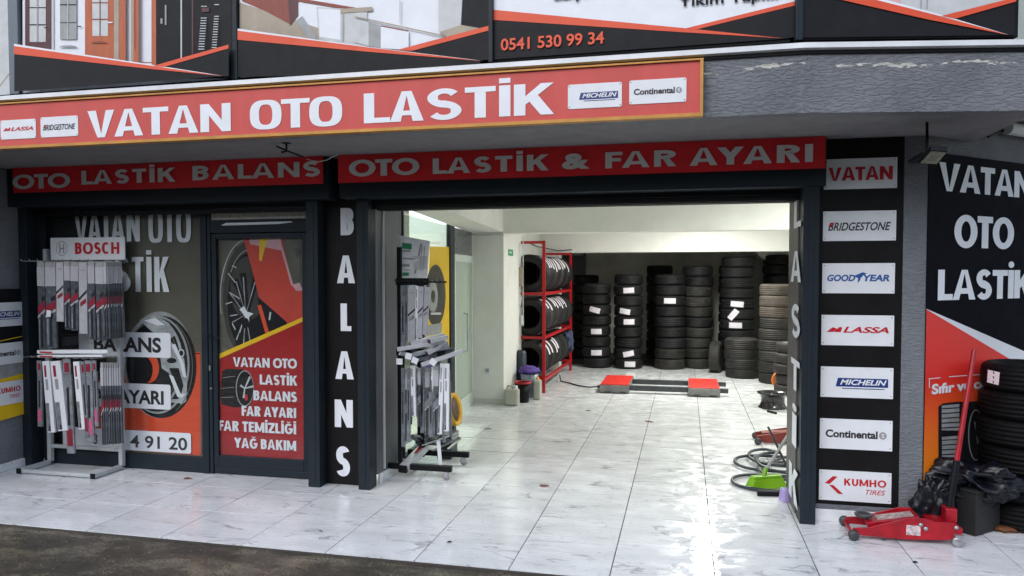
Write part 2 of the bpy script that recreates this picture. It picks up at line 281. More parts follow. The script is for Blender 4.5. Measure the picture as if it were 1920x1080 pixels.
# ------------------------------------------------------------------ mesh building
class MB:
    def __init__(s): s.v = []; s.f = []; s.mi = []; s.sm = []
    def add(s, vs, fs, mi=0, smooth=False):
        n = len(s.v); s.v += [Vector(v) for v in vs]
        for f in fs: s.f.append([n+i for i in f]); s.mi.append(mi); s.sm.append(smooth)
        return s
    def box(s, x0, x1, y0, y1, z0, z1, mi=0):
        vs = [(x, y, z) for x in (x0, x1) for y in (y0, y1) for z in (z0, z1)]
        return s.add(vs, [(0, 1, 3, 2), (4, 6, 7, 5), (0, 4, 5, 1), (2, 3, 7, 6), (0, 2, 6, 4), (1, 5, 7, 3)], mi)
    def obox(s, c, sz, ax=None, mi=0, taper=None):
        ax = ax or Matrix.Identity(3); c = Vector(c); vs = []
        for i in (-1, 1):
            for j in (-1, 1):
                for k in (-1, 1):
                    t = 1.0 if (taper is None or k < 0) else taper
                    vs.append(c + ax @ Vector((i*sz[0]/2*t, j*sz[1]/2*t, k*sz[2]/2)))
        return s.add(vs, [(0, 1, 3, 2), (4, 6, 7, 5), (0, 4, 5, 1), (2, 3, 7, 6), (0, 2, 6, 4), (1, 5, 7, 3)], mi)
    def bar(s, a, b, wd, ht, up=(0, 0, 1), mi=0):
        a = Vector(a); b = Vector(b); d = (b-a); L = d.length; d.normalize(); u = Vector(up)
        if abs(d.dot(u)) > .97: u = Vector((0, 1, 0))
        sd = d.cross(u).normalized(); u2 = sd.cross(d)
        return s.obox((a+b)/2, (wd, L, ht), Matrix((sd, d, u2)).transposed(), mi)
    def prism(s, pts, pl, o0, o1, mi=0):       # polygon in plane coordinates, extruded
        n = len(pts); a = [pl.p(u, v, o0) for u, v in pts]; b = [pl.p(u, v, o1) for u, v in pts]
        area = sum(pts[i][0]*pts[(i+1) % n][1]-pts[(i+1) % n][0]*pts[i][1] for i in range(n))
        if area < 0: a.reverse(); b.reverse()
        fs = [tuple(range(n-1, -1, -1)), tuple(range(n, 2*n))] + [(i, (i+1) % n, n+(i+1) % n, n+i) for i in range(n)]
        return s.add(a+b, fs, mi)
    def tube(s, pts, r, n=8, mi=0, closed=False):
        pts = [Vector(p) for p in pts]; k = len(pts); vs = []; prev = None
        for i, p in enumerate(pts):
            d = (pts[min(i+1, k-1)]-pts[max(i-1, 0)]).normalized()
            u = Vector((0, 0, 1)) if abs(d.z) < .95 else Vector((1, 0, 0))
            if prev is not None and prev.cross(d).length > 1e-4: u = prev
            a = d.cross(u).normalized(); b = a.cross(d); prev = b
            rr = r[i] if isinstance(r, (list, tuple)) else r
            vs += [p+a*rr*math.cos(2*math.pi*j/n)+b*rr*math.sin(2*math.pi*j/n) for j in range(n)]
        fs = [(i*n+j, i*n+(j+1) % n, (i+1)*n+(j+1) % n, (i+1)*n+j) for i in range(k-1) for j in range(n)]
        s.add(vs, fs, mi, True)
        return s.add(vs[:n], [tuple(range(n))], mi).add(vs[-n:], [tuple(range(n))][::-1], mi)
    def lathe(s, prof, n=32, c=(0, 0, 0), ax=None, mi=0, closed=False, sc=(1, 1)):
        ax = ax or Matrix.Identity(3); c = Vector(c); k = len(prof); vs = []
        for r, z in prof:
            vs += [c+ax @ Vector((r*math.cos(2*math.pi*j/n)*sc[0], r*math.sin(2*math.pi*j/n)*sc[1], z)) for j in range(n)]
        rng = range(k) if closed else range(k-1)
        fs = [(i*n+j, i*n+(j+1) % n, ((i+1) % k)*n+(j+1) % n, ((i+1) % k)*n+j) for i in rng for j in range(n)]
        return s.add(vs, fs, mi, True)
def wloc(o):
    p = Vector((0, 0, 0))
    while o is not None: p += o.location; o = o.parent
    return p
def part(name, mb, mats, parent=None, loc=None, bev=0.0, **props):
    if not isinstance(mats, (list, tuple)): mats = [mats]
    if parent is None and loc is None:
        mn = [min(v[i] for v in mb.v) for i in range(3)]; mxv = [max(v[i] for v in mb.v) for i in range(3)]
        loc = ((mn[0]+mxv[0])/2, (mn[1]+mxv[1])/2, mn[2])
    org = wloc(parent) + (Vector(loc) if loc is not None else Vector((0, 0, 0)))
    me = bpy.data.meshes.new(name); me.from_pydata([v-org for v in mb.v], [], mb.f)
    for mm in mats: me.materials.append(mm)
    me.polygons.foreach_set('material_index', mb.mi); me.polygons.foreach_set('use_smooth', mb.sm); me.update()
    o = bpy.data.objects.new(name, me); COL.objects.link(o); o.parent = parent
    if loc is not None: o.location = loc
    if bev:
        b = o.modifiers.new('bevel', 'BEVEL'); b.width = bev; b.segments = 2; b.limit_method = 'ANGLE'
    for k, v in props.items(): o[k] = v
    return o
def tag(o, label, cat, group=None):
    o['label'] = label; o['category'] = cat
    if group: o['group'] = group
    return o
def thing(name, label, cat, loc=(0, 0, 0), group=None):
    o = bpy.data.objects.new(name, None); COL.objects.link(o); o.location = loc; o.empty_display_size = .1
    return tag(o, label, cat, group)
def struct(name, mb, mats, **k):
    o = part(name, mb, mats, **k); o['kind'] = 'structure'; return o
def dup(root, loc, rot=None, label=None, group=None, skip=()):
    r = root.copy(); COL.objects.link(r); r.location = loc
    if rot is not None: r.rotation_euler = rot
    if label: r['label'] = label
    if group: r['group'] = group
    for ch in root.children:
        if ch.name.split('.')[0] in skip: continue
        c = ch.copy(); COL.objects.link(c); c.parent = r
        for g in ch.children:
            d = g.copy(); COL.objects.link(d); d.parent = c
    return r
ORD = ['lowest', 'second', 'third', 'fourth', 'fifth', 'sixth', 'seventh', 'eighth', 'ninth', 'tenth', 'eleventh', 'twelfth', 'thirteenth', 'fourteenth']
# ------------------------------------------------------------------ lettering
def text_mesh(s, bold, shear=0.0, spacing=1.0, extr=0.0):
    cu = bpy.data.curves.new('lettering', 'FONT'); cu.body = s; cu.size = 1; cu.offset = bold; cu.shear = shear
    cu.space_character = spacing; cu.resolution_u = 4; cu.extrude = 0
    o = bpy.data.objects.new('lettering', cu); COL.objects.link(o)
    bpy.context.view_layer.update()
    me = bpy.data.meshes.new_from_object(o.evaluated_get(bpy.context.evaluated_depsgraph_get()))
    vs = [v.co.copy() for v in me.vertices]; fs = [tuple(p.vertices) for p in me.polygons]
    bpy.data.objects.remove(o); bpy.data.curves.remove(cu); bpy.data.meshes.remove(me)
    return vs, fs
TR = str.maketrans({'İ': 'I', 'Ğ': 'G', 'Ç': 'C', 'ı': 'i', 'ç': 'c', 'ş': 's', 'Ş': 'S'})
def word(parent, s, pl, q, mt, bold=.03, shear=0.0, off=.003, name='lettering', spacing=1.0, uvq=None, up=None, thick=0.0):
    """q = pixel corners (x0, ytop0, ybot0, x1, ytop1, ybot1) on plane pl; the word is fitted to that box"""
    if uvq: u0, v0, u1, v1 = uvq
    else:
        a, b = pl.uv(q[0], q[1]); c, d = pl.uv(q[0], q[2]); e, f = pl.uv(q[3], q[4]); g, h = pl.uv(q[3], q[5])
        u0, u1, v1, v0 = (a+c)/2, (e+g)/2, (b+f)/2, (d+h)/2
    vs, fs = text_mesh(s, bold, shear, spacing)
    ref = up if up else s.translate(TR)
    if ref == s: rv = vs
    else: rv, _ = text_mesh(ref, bold, shear, spacing)
    x0 = min(v.x for v in vs); x1 = max(v.x for v in vs); y0 = min(v.y for v in rv); y1 = max(v.y for v in rv)
    sx = (u1-u0)/(x1-x0); sy = (v1-v0)/(y1-y0)
    mb = MB(); mb.add([pl.p(u0+(v.x-x0)*sx, v0+(v.y-y0)*sy, off) for v in vs], fs)
    return part(name, mb, mt, parent)
# block capitals drawn from strokes: S = stem thickness, B = bar thickness (fractions of the cap height), n = squareness of bowls
WN = dict(A=.86, B=.64, C=.76, D=.76, E=.56, F=.54, G=.86, H=.78, I=0, K=.76, L=.54, M=1.0, N=.80, O=.98, P=.62, R=.68, S=.62, T=.62, U=.72, V=.84, Y=.80, Z=.66)
WC = dict(A=1.06, B=.9, C=.95, D=.98, E=.8, F=.78, G=1.0, H=1.0, I=0, K=1.16, L=.84, M=1.3, N=1.05, O=1.04, P=.9, R=1.0, S=1.06, T=.92, U=1.0, V=1.0, Y=1.0, Z=.9)
WF = dict(WN, A=.78, B=.78, N=.76, S=.66, L=.62)
def glyph(ch, w, s, b, n=2.0):
    P = []
    R = lambda x0, y0, x1, y1: P.append([(x0, y0), (x1, y0), (x1, y1), (x0, y1)])
    def arc(cx, cy, rx, ry, a0, a1, k=18):
        def pt(a, X, Y):
            c, q = math.cos(a), math.sin(a); return (cx+X*math.copysign(abs(c)**(2/n), c), cy+Y*math.copysign(abs(q)**(2/n), q))
        A = [math.radians(a0+(a1-a0)*i/k) for i in range(k+1)]
        for i in range(k): P.append([pt(A[i], rx, ry), pt(A[i+1], rx, ry), pt(A[i+1], max(rx-s, .001), max(ry-b, .001)), pt(A[i], max(rx-s, .001), max(ry-b, .001))][::(-1 if a1 > a0 else 1)])
    c = w/2
    if ch in 'Iİ': R(0, 0, s, 1)
    elif ch == 'L': R(0, 0, s, 1); R(s, 0, w, b)
    elif ch == 'T': R(0, 1-b, w, 1); R(c-s/2, 0, c+s/2, 1-b)
    elif ch in 'EF':
        R(0, 0, s, 1); R(s, 1-b, w, 1); R(s, .5-b/2+.02, w*.92, .5+b/2+.02)
        if ch == 'E': R(s, 0, w, b)
    elif ch == 'H': R(0, 0, s, 1); R(w-s, 0, w, 1); R(s, .5-b/2, w-s, .5+b/2)
    elif ch == 'N': R(0, 0, s, 1); R(w-s, 0, w, 1); d = s*.98; P.append([(s*.0+.0, 1), (w-d, 0), (w, 0), (d, 1)])
    elif ch == 'V': P.append([(0, 1), (c-s*.46, 0), (c+s*.10, 0), (s*1.04, 1)]); P.append([(w, 1), (w-s*1.04, 1), (c-s*.10, 0), (c+s*.46, 0)])
    elif ch == 'A':
        P.append([(0, 0), (s*1.02, 0), (c+s*.10, 1), (c-s*.46, 1)]); P.append([(w, 0), (c+s*.46, 1), (c-s*.10, 1), (w-s*1.02, 0)]); y0 = .20; R(w*.24, y0, w*.76, y0+b*.92)
    elif ch == 'K': R(0, 0, s, 1); P.append([(s*.9, .36), (w-s*1.15, 1), (w-s*.04, 1), (s*.9, .36+.30)][::-1] if 0 else [(s, .34), (s, .34+min(.30, b*1.6)), (w-s*1.12, 1), (w-s*.02, 1)]); P.append([(w-s*1.14, 0), (w, 0), (s+(w-s)*.36, .72), (s+(w-s)*.08, .50)])
    elif ch == 'M': R(0, 0, s, 1); R(w-s, 0, w, 1); P.append([(0, 1), (c-s*.40, .10), (c+s*.40, .10), (s, 1)]); P.append([(w, 1), (w-s, 1), (c-s*.40, .10), (c+s*.40, .10)])
    elif ch == 'Y': P.append([(0, 1), (c-s/2, .40), (c+s/2, .46), (s*1.1, 1)]); P.append([(w, 1), (w-s*1.1, 1), (c-s/2, .46), (c+s/2, .40)]); R(c-s/2, 0, c+s/2, .46)
    elif ch == 'Z': R(0, 1-b, w, 1); R(0, 0, w, b); P.append([(0, b), (s*1.15, b), (w, 1-b), (w-s*1.15, 1-b)])
    elif ch == 'O': arc(c, .5, c, .515, 0, 360, 40)
    elif ch in 'CG':
        arc(c, .5, c, .515, 48, 312 if ch == 'C' else 350, 34)
        if ch == 'G': R(c+s*.02, .38, w, .38+b)
    elif ch == 'U': R(0, .42, s, 1); R(w-s, .42, w, 1); arc(c, .42, c, .435, 180, 360, 20)
    elif ch == 'D': R(0, 0, s, 1); R(s, 1-b, w*.42, 1); R(s, 0, w*.42, b); arc(w*.42, .5, w*.58, .5, -90, 90, 20)
    elif ch in 'BPR':
        m = .48; R(0, 0, s, 1); k = w*.48; R(s, 1-b, k, 1); R(s, m, k, m+b*.86); arc(k, (1+m)/2, (w-k)*.96, (1-m)/2, -90, 90, 16)
        if ch == 'B': R(s, 0, k, b); arc(k, (m+b*.86)/2, w-k, (m+b*.86)/2, -90, 90, 16)
        if ch == 'R': P.append([(w-s*1.14, 0), (w+s*.02, 0), (k+s*.55, m+b*.4), (k-s*.42, m+b*.4)])
    elif ch == 'S':
        rx, ry = c-s/2, .256-b/4; pth = []
        for k in range(25):
            a = math.radians(28+(270-28)*k/24); pth.append((c+rx*.97*math.cos(a), .506+ry-.0+ry*math.sin(a), abs(k-24)))
        for k in range(1, 26):
            a = math.radians(90-(90+152)*k/25); pth.append((c+rx*math.cos(a), .494-ry+ry*math.sin(a), k))
        prev = None
        for k, (x, y, dd) in enumerate(pth):
            x0, y0, _ = pth[max(k-1, 0)]; x1, y1, _ = pth[min(k+1, len(pth)-1)]; tx, ty = (x1-x0), (y1-y0); L = math.hypot(tx, ty); nx, ny = -ty/L, tx/L
            bb = b*(1+.35*max(0, 1-dd/9)); q = ((x+nx*s/2, y+ny*bb/2), (x-nx*s/2, y-ny*bb/2))
            if prev: P.append([prev[0], q[0], q[1], prev[1]])
            prev = q
    return P
def word2(parent, txt, pl, q, mt, S, B, n=2.0, W=None, gap=.10, off=.003, name='lettering', thick=.0, dot='rect'):
    W = W or WN
    a, b_ = pl.uv(q[0], q[1]); c, d = pl.uv(q[0], q[2]); e, f = pl.uv(q[3], q[4]); g, h = pl.uv(q[3], q[5])
    u0, u1, v1, v0 = (a+c)/2, (e+g)/2, (b_+f)/2, (d+h)/2
    return word3(parent, txt, pl, u0, v0, u1, v1, mt, S, B, n, W, gap, off, name, dot)
def word3(parent, txt, pl, u0, v0, u1, v1, mt, S, B, n=2.0, W=None, gap=.10, off=.003, name='lettering', dot='rect'):
    W = W or WN; H = v1-v0; kern = {'VA', 'AV', 'TA', 'AT', 'LA', 'AY', 'YA', 'FA', 'LT', 'TO', 'OT', 'KA'}
    tot = 0; fixed = 0
    for i, ch in enumerate(txt):
        base = {'İ': 'I', 'Ğ': 'G'}.get(ch, ch)
        if base == ' ': tot += .36
        elif base == 'I': fixed += S
        elif base == '.': fixed += S
        else: tot += W[base]
        if i < len(txt)-1 and ch != ' ' and txt[i+1] != ' ': tot += gap*(-.1 if txt[i:i+2] in kern else 1)
    k = ((u1-u0)/H-fixed)/tot if tot else 1.0     # horizontal stretch
    if not tot: S = (u1-u0)/H
    mb = MB(); x = 0; j = 0
    def put(polys):
        nonlocal j
        for p in polys:
            ar = sum(p[i][0]*p[(i+1) % len(p)][1]-p[(i+1) % len(p)][0]*p[i][1] for i in range(len(p)))
            if abs(ar) < 1e-7: continue
            if ar < 0: p = p[::-1]
            mb.add([pl.p(u0+X*H, v0+Y*H, off+(j % 5)*.00012) for X, Y in p], [tuple(range(len(p)))]); j += 1
    for i, ch in enumerate(txt):
        base = {'İ': 'I', 'Ğ': 'G'}.get(ch, ch)
        if base == ' ': x += .36*k; continue
        w = S if base in 'I.' else W[base]*k
        if base == '.': put([[(x, 0), (x+w, 0), (x+w, B), (x, B)]])
        else: put([[(x+X, Y) for X, Y in p] for p in glyph(base, w, S, B, n)])
        if ch == 'İ':
            if dot == 'rect': put([[(x, 1.07), (x+S, 1.07), (x+S, 1.07+B*.95), (x, 1.07+B*.95)]])
            else: put([[(x+S/2+S*.5*math.cos(t*.449), 1.19+.115*math.sin(t*.449)) for t in range(14)]])
        if ch == 'Ğ': put([[(x+w*.28, 1.20), (x+w*.34, 1.10), (x+w*.66, 1.10), (x+w*.72, 1.20), (x+w*.60, 1.20), (x+w*.56, 1.16), (x+w*.44, 1.16), (x+w*.40, 1.20)]])
        x += w
        if i < len(txt)-1 and txt[i+1] != ' ': x += gap*k*(-.1 if txt[i:i+2] in kern else 1)
    return part(name, mb, mt, parent)
def art(name, parent, pl, items, off=.002, step=.0012):
    """flat print: coloured shapes given by pixel outlines on the plane, each a little proud of the one below"""
    mats = []; mb = MB(); k = 0
    for mt, pts in items:
        if mt not in mats: mats.append(mt)
        uv = [pl.uv(*p) for p in pts]; n = len(uv)
        if sum(uv[i][0]*uv[(i+1) % n][1]-uv[(i+1) % n][0]*uv[i][1] for i in range(n)) < 0: uv.reverse()
        o = off+step*k; k += 1
        mb.add([pl.p(u, v, o) for u, v in uv], [tuple(range(n))], mats.index(mt))
    return part(name, mb, mats, parent)
def rect(x0, y0, x1, y1, s0=0.0): return [(x0, y0), (x1, y0+s0*(x1-x0)), (x1, y1+s0*(x1-x0)), (x0, y1)]
def ell(cx, cy, rx, ry, n=36, a0=0, a1=360, rot=0.0):
    o = []
    for i in range(n if a1-a0 == 360 else n+1):
        a = math.radians(a0+(a1-a0)*i/n); x, y = rx*math.cos(a), ry*math.sin(a)
        o.append((cx+x*math.cos(rot)-y*math.sin(rot), cy+x*math.sin(rot)+y*math.cos(rot)))
    return o
def ring(cx, cy, rx, ry, t, n=40, a0=0, a1=359.9):
    return ell(cx, cy, rx, ry, n, a0, a1)+ell(cx, cy, rx-t, ry-t, n, a0, a1)[::-1]
def line(x0, y0, x1, y1, t0, t1=None):
    t1 = t0 if t1 is None else t1; dx, dy = x1-x0, y1-y0; L = math.hypot(dx, dy); nx, ny = -dy/L, dx/L
    return [(x0+nx*t0/2, y0+ny*t0/2), (x1+nx*t1/2, y1+ny*t1/2), (x1-nx*t1/2, y1-ny*t1/2), (x0-nx*t0/2, y0-ny*t0/2)]
def rrect(pl, q, r=.012):      # rounded rectangle in plane coordinates from pixel corners
    a, b = pl.uv(q[0], q[1]); c, d = pl.uv(q[0], q[2]); e, f = pl.uv(q[3], q[4]); g, h = pl.uv(q[3], q[5])
    u0, u1, v1, v0 = (a+c)/2, (e+g)/2, (b+f)/2, (d+h)/2
    pts = []
    for cx, cy, s in ((u1-r, v1-r, 0), (u0+r, v1-r, 90), (u0+r, v0+r, 180), (u1-r, v0+r, 270)):
        for k in range(5):
            t = math.radians(s+k*22.5); pts.append((cx+r*math.cos(t), cy+r*math.sin(t)))
    return pts, (u0, v0, u1, v1)

# ================================================================== SETTING
b = MB(); b.add([(-120, -120, -.022), (120, -120, -.022), (120, 160, -.022), (-120, 160, -.022)], [(0, 1, 2, 3)])
struct('ground', b, M_ASPH, loc=(0, 0, 0))
fl = struct('tiled_floor', MB().box(-6.5, 4.4, 4.285, 17.2, -.10, -.008), M_GROUT)
TX, TY, TS, TD = -4.0125, 5.426, .599, .5713
tb = MB().box(-TS/2+.0034, TS/2-.0034, -TD/2+.0052, TD/2-.0052, -.02, 0)
T0 = None
cells = [(i, j) for j in (-2, -1, 0) for i in range(-4, 14)] + [(i, j) for j in range(1, 16) for i in range(2, 11)] + [(i, j) for j in (1, 2, 3) for i in range(11, 14)]
for i, j in cells:
    cx, cy = TX+(i+.5)*TS, TY+(j+.5)*TD
    if T0 is None:
        T0 = part('tile', tb, M_TILE, loc=(0, 0, 0)); t = T0
    else:
        t = T0.copy(); COL.objects.link(t)
    t.parent = fl
    t.location = Vector((cx, cy, random.uniform(-.0008, .0008)))-fl.location
    t.rotation_euler = (random.uniform(-.0012, .0012), random.uniform(-.0012, .0012), 0)

# ------------------------------------------------------------------ canopy
A2 = math.radians(10.5); BX = .655
YF, YS = 4.63, 4.58           # fascia face, sign face
dR = Vector((math.cos(A2), math.sin(A2), 0)); nR = Vector((math.sin(A2), -math.cos(A2), 0))
cn = thing('canopy', 'long grey stucco canopy over the shop front, paint chipped at its right end', 'canopy', (-2.5, 5.1, 2.7))
FP = PL((0, YF, 0), (1, 0, 0)); FR = PL((BX, YF, 0), dR)
RL = 2.2                       # length of the angled run
def run(prof, pl0, u0, u1, pl1, u2, name, mt, parent, **k):
    """profile (offset, z) swept along the straight run and round the bend"""
    mb = MB(); st = [(pl0, u0, 0), (pl0, u1, 1), (pl1, u2, 0)]; vs = []
    for pl, u, bend in st:
        for o, z in prof:
            if bend:
                p = Vector((BX, YF, 0)); h = (pl0.N+pl1.N).normalized(); p = p+h*(o/h.dot(pl0.N)); p.z = z
            else: p = pl.p(u, 0, o); p.z = z
            vs.append(p)
    n = len(prof); fs = [(i*n+j, (i+1)*n+j, (i+1)*n+(j+1) % n, i*n+(j+1) % n) for i in range(2) for j in range(n)]
    fs += [tuple(range(n)), tuple(range(3*n-1, 2*n-1, -1))]
    mb.add(vs, fs); return part(name, mb, mt, parent, **k)
run([(0, 2.70), (0, 3.05), (-.10, 3.05), (-.10, 2.70)], FP, -7.2, BX, FR, RL, 'fascia', M_STUCP, cn)
run([(.035, 3.064), (.035, 3.094), (-.10, 3.10), (-.10, 3.05), (.0, 3.052)], FP, -7.2, BX, FR, RL, 'coping', M_WHITEMET, cn)
run([(.012, 3.036), (.012, 3.06), (.001, 3.06), (.001, 3.036)], FP, -7.2, BX, FR, RL, 'gap_strip', M_DARK, cn)  # strip coloured dark to stand for the gap under the coping
# soffit slab and sloping ledge up to the upper wall
E1 = FR.p(1.50, 0, 0)
SP = [(-7.2, YF+.1), (BX-.02, YF+.1), (FR.p(1.40, 0, -.1).x, FR.p(1.40, 0, -.1).y), (2.02, 6.30), (2.02, 7.0), (-7.2, 7.0)]
mb = MB(); hp = PL((0, 0, 0), (1, 0, 0), (0, 1, 0)); mb.prism(SP, hp, 2.715, 2.95); part('soffit', mb, M_SOFF, cn)
mb = MB(); mb.prism([(-7.2, YF+.1), (BX, YF+.1), (FR.p(RL, 0, -.1).x, FR.p(RL, 0, -.1).y), (2.9, 7.0), (-7.2, 7.0)], hp, 2.951, 3.045); part('ledge', mb, M_PBLK, cn)
run([(-.101, 3.05), (-.101, 3.10), (-.35, 3.20), (-.35, 3.05)], FP, -7.2, BX, FR, RL, 'flashing', M_ANTH, cn)

# ------------------------------------------------------------------ upper storey with printed panels
UP = PL((0, 4.93, 0), (1, 0, 0)); UR = PL((BX, 4.93-.03, 0), dR)
uw = thing('upper_wall', 'upper storey wall above the canopy with large printed panels between dark posts', 'wall', (-2, 4.96, 3.2))
mb = MB().box(-7.2, .62, 4.935, 5.2, 3.2, 6.2); part('wall', mb, M_DARK, uw)
mb = MB(); mb.prism([(0.0, 3.2), (1.32, 3.2), (1.32, 6.2), (0.0, 6.2)], UR, -.25, -.005); part('wall', mb, M_DARK, uw)
def panel(label, pl, items, words=()):
    t = thing('printed_panel', label, 'panel', pl.p(pl.uv(*items[0][1][3])[0], 3.2, 0), 'printed panels above the canopy')
    art('print', t, pl, items, off=.004)
    for w_ in words: word(t, *w_)
    return t
ex = -140     # prints run on above the frame
D = [(M_PWHT, [(43, ex), (440, ex), (440, 147), (43, 175)]),
     (M_PDRD, rect(48, ex, 99, 110)), (M_PLGT, rect(57, ex, 87, 79)), (M_PBLK, rect(57, 14, 87, 16)), (M_PBLK, rect(57, 46, 87, 48)), (M_PGRY, rect(71, ex, 73, 79)),
     (M_PLGT, rect(99, ex, 103, 110)), (M_PGRY, rect(115, ex, 146, 75)), (M_PBLK, rect(115, 9, 146, 11)), (M_PBLK, rect(115, 43, 146, 44)), (M_PLGT, rect(129.5, ex, 131, 75)), (M_PGRY, ell(131, 90, 17, 4, 12, 180, 360)), (M_PBLK, rect(149, 50, 156, 52)),
     (M_POBR, rect(163, ex, 219, 125)), (M_PLGT, rect(177, ex, 206, 69)), (M_PBRN, rect(177, 6, 206, 8)), (M_PBRN, rect(177, 37, 206, 39)), (M_PBRN, rect(191, ex, 192.5, 69)), (M_PBRN, ell(191, 83, 15, 4, 12, 180, 360)), (M_PWHT, rect(207, 43, 216, 45.5)), (M_PBLK, rect(88, 53, 95, 55)),
     (M_PBGE, rect(219, ex, 228, 130)), (M_POBR, rect(229, ex, 241, 130)), (M_PBGE, rect(251, ex, 256, 130)), (M_POBR, rect(256, ex, 266, 130)), (M_PBRN, rect(258, ex, 260, 95)), (M_POBR, rect(290, ex, 299, 130)), (M_PBRN, rect(268, 119, 290, 121)),
     (M_PBLK, rect(299, ex, 440, 150)), (M_PLGT, rect(345, ex, 347.5, 112)), (M_PDRD, rect(366, ex, 369, 108)), (M_PGRY, rect(316, 13, 319, 50)), (M_PGRY, rect(308, 38, 312, 48)), (M_PDRD, rect(385, 18, 399, 26))]
for k in range(17):
    yy = -6+k*6.0 if k < 4 else 14+k*5
    if k > 2: D += [(M_PLGT, rect(384, yy+3, 395, yy+4.5)), (M_PLGT, rect(409, yy, 418, yy+1.5))]
D += [(M_PBLK, [(43, 92), (430, 148), (43, 176)]), (M_PBLK, [(300, 129), (441, 92), (441, 148), (420, 149)]),
      (M_PWHT, [(43, 88), (300, 127), (430, 147.5), (300, 131), (43, 94)]), (M_ORNG, [(43, 92), (300, 129), (430, 148), (300, 135), (43, 107)]), (M_ORNG, [(302, 129), (441, 90), (441, 97), (322, 131)])]
panel('printed panel showing interior doors, white, brown and black, above the left half of the canopy', UP, D)
D = [(M_PWHT, [(450, ex), (918, ex), (918, 112), (450, 146)]), (M_PBGE, [(450, 5), (620, 60), (620, 80), (450, 66)]), (M_PBRN, [(455, ex), (545, ex), (548, 48), (500, 22), (455, 3)]), (M_PDRD, [(528, ex), (560, ex), (560, 30), (545, 49)]),
     (M_PGRY, line(562, 35, 590, 75, 14)), (M_PBRN, line(560, 0, 690, 22, 6)), (M_PLGT, [(595, 14), (690, 20), (690, 90), (600, 75)]), (M_PWHT, [(598, 17), (640, 20), (640, 76), (601, 70)]), (M_PGRY, line(645, 20, 645, 80, 3)),
     (M_PBGE, [(640, 18), (700, 14), (700, 22), (640, 26)]), (M_PLGT, [(665, 38), (693, 42), (693, 88), (665, 80)]), (M_PGRY, [(693, 42), (716, 50), (716, 92), (693, 88)]), (M_PWHT, [(716, 50), (768, 60), (768, 95), (716, 92)]), (M_PBRN, line(716, 50, 768, 60, 2)),
     (M_PBGE, line(668, 33, 830, 68, 2.5)), (M_PLGT, line(752, 0, 752, 44, 2)), (M_PLGT, line(826, ex, 826, 62, 3)), (M_PLGT, [(830, ex), (876, ex), (866, 50), (826, 62)]), (M_PBGE, [(826, 62), (870, 48), (905, 54), (840, 72)]),
     (M_PBLK, [(876, ex), (918, ex), (918, 58), (868, 49)]), (M_PBLK, [(450, 62), (905, 117), (870, 140), (450, 146)]), (M_PBLK, [(752, 95), (919, 53), (919, 113), (870, 118)]),
     (M_PWHT, [(450, 56), (700, 91), (905, 116), (700, 96), (450, 62)]), (M_ORNG, [(450, 60), (700, 92), (905, 116.5), (700, 100), (450, 77)]), (M_ORNG, [(748, 96), (919, 51), (919, 60), (775, 98)])]
panel('printed panel showing white kitchen cabinets, left of the orange phone number', UP, D)
D = [(M_PWHT, [(926, ex), (1490, ex), (1490, 70), (926, 112)]), (M_PBLK, [(926, 30), (1280, 60), (1470, 73), (1400, 78), (926, 112)]), (M_PBLK, [(1280, 56), (1490, 6), (1490, 70), (1470, 73)]),
     (M_ORNG, [(926, 19), (1280, 53), (1470, 72.5), (1280, 61), (926, 38)]), (M_ORNG, [(1285, 54), (1491, 3), (1491, 11), (1305, 56)])]
panel('white and black printed panel with an orange phone number, above the middle of the canopy', UP, D,
      (('0541 530 99 34', UP, (940, 74, 97, 1133, 60, 83), M_ORNG, .02, 0, .016), ('Banyo', UP, (1040, -16, 8, 1108, -22, 3), M_PBLK, .02, 0, .016), ('Yıkım Yapılır', UP, (1272, -6, 19, 1468, -18, 6), M_PBLK, .02, 0, .016)))
D = [(M_PBLK, [(1502, ex), (1902, ex), (1902, 66), (1502, 71)]), (M_PLGT, [(1640, ex), (1902, ex), (1902, -1), (1768, 31), (1690, 12)]), (M_PGRY, line(1730, ex, 1726, 18, 3)), (M_PGRY, line(1742, ex, 1737, 18, 2)), (M_PPNK, [(1660, ex), (1688, ex), (1688, 8), (1640, -4)]),
     (M_PWHT, [(1573, -5), (1640, -5), (1768, 30), (1890, 66.5), (1760, 33)]), (M_ORNG, [(1550, -5), (1618, -5), (1764, 32), (1889, 66.5), (1740, 38)]), (M_ORNG, [(1764, 31), (1903, -4), (1903, 4), (1790, 36)])]
panel('black printed panel with orange stripes, at the bend above the right end of the canopy', UR, D)
D = [(M_PLGT, [(-260, ex), (25, ex), (25, 177), (-260, 195)]), (M_PBGE, line(-10, 175, 25, 130, 2)), (M_PWHT, [(-260, ex), (-30, ex), (-30, 150), (-260, 160)])]
panel('pale grey printed panel at the far left above the canopy', UP, D)
for pl, x0, x1, yb, lb in ((UP, 25, 43, 176, 'grey blue post left of the doors panel'), (UP, 440, 450, 147, 'dark post between the doors and the cabinets panels'), (UP, 918, 926, 114, 'dark post left of the orange phone number'), (UR, 1489, 1502, 70, 'dark post at the bend of the upper wall')):
    u0, v0 = pl.uv(x0, yb); u1, _ = pl.uv(x1, yb)
    mb = MB().prism([(u0, 3.19), (u1, 3.19), (u1, 6.2), (u0, 6.2)], pl, -.004, .035)
    tag(part('panel_post', mb, M_WINM if x0 == 25 else M_ANTH, bev=.003), lb, 'post', 'posts between the printed panels')
b = MB().box(3.0, 7.5, 7.6, 12, -.05, 6.5); fb = thing('far_building', 'pale rendered building glimpsed beyond the right end of the upper wall', 'building', (5, 8, 0)); part('wall', b, M_FAR, fb)
for k in range(7):
    part('course', MB().box(3.0, 7.5, 7.585, 7.599, 3.0+k*.12*4, 3.02+k*.12*4), M_PLGT, fb)

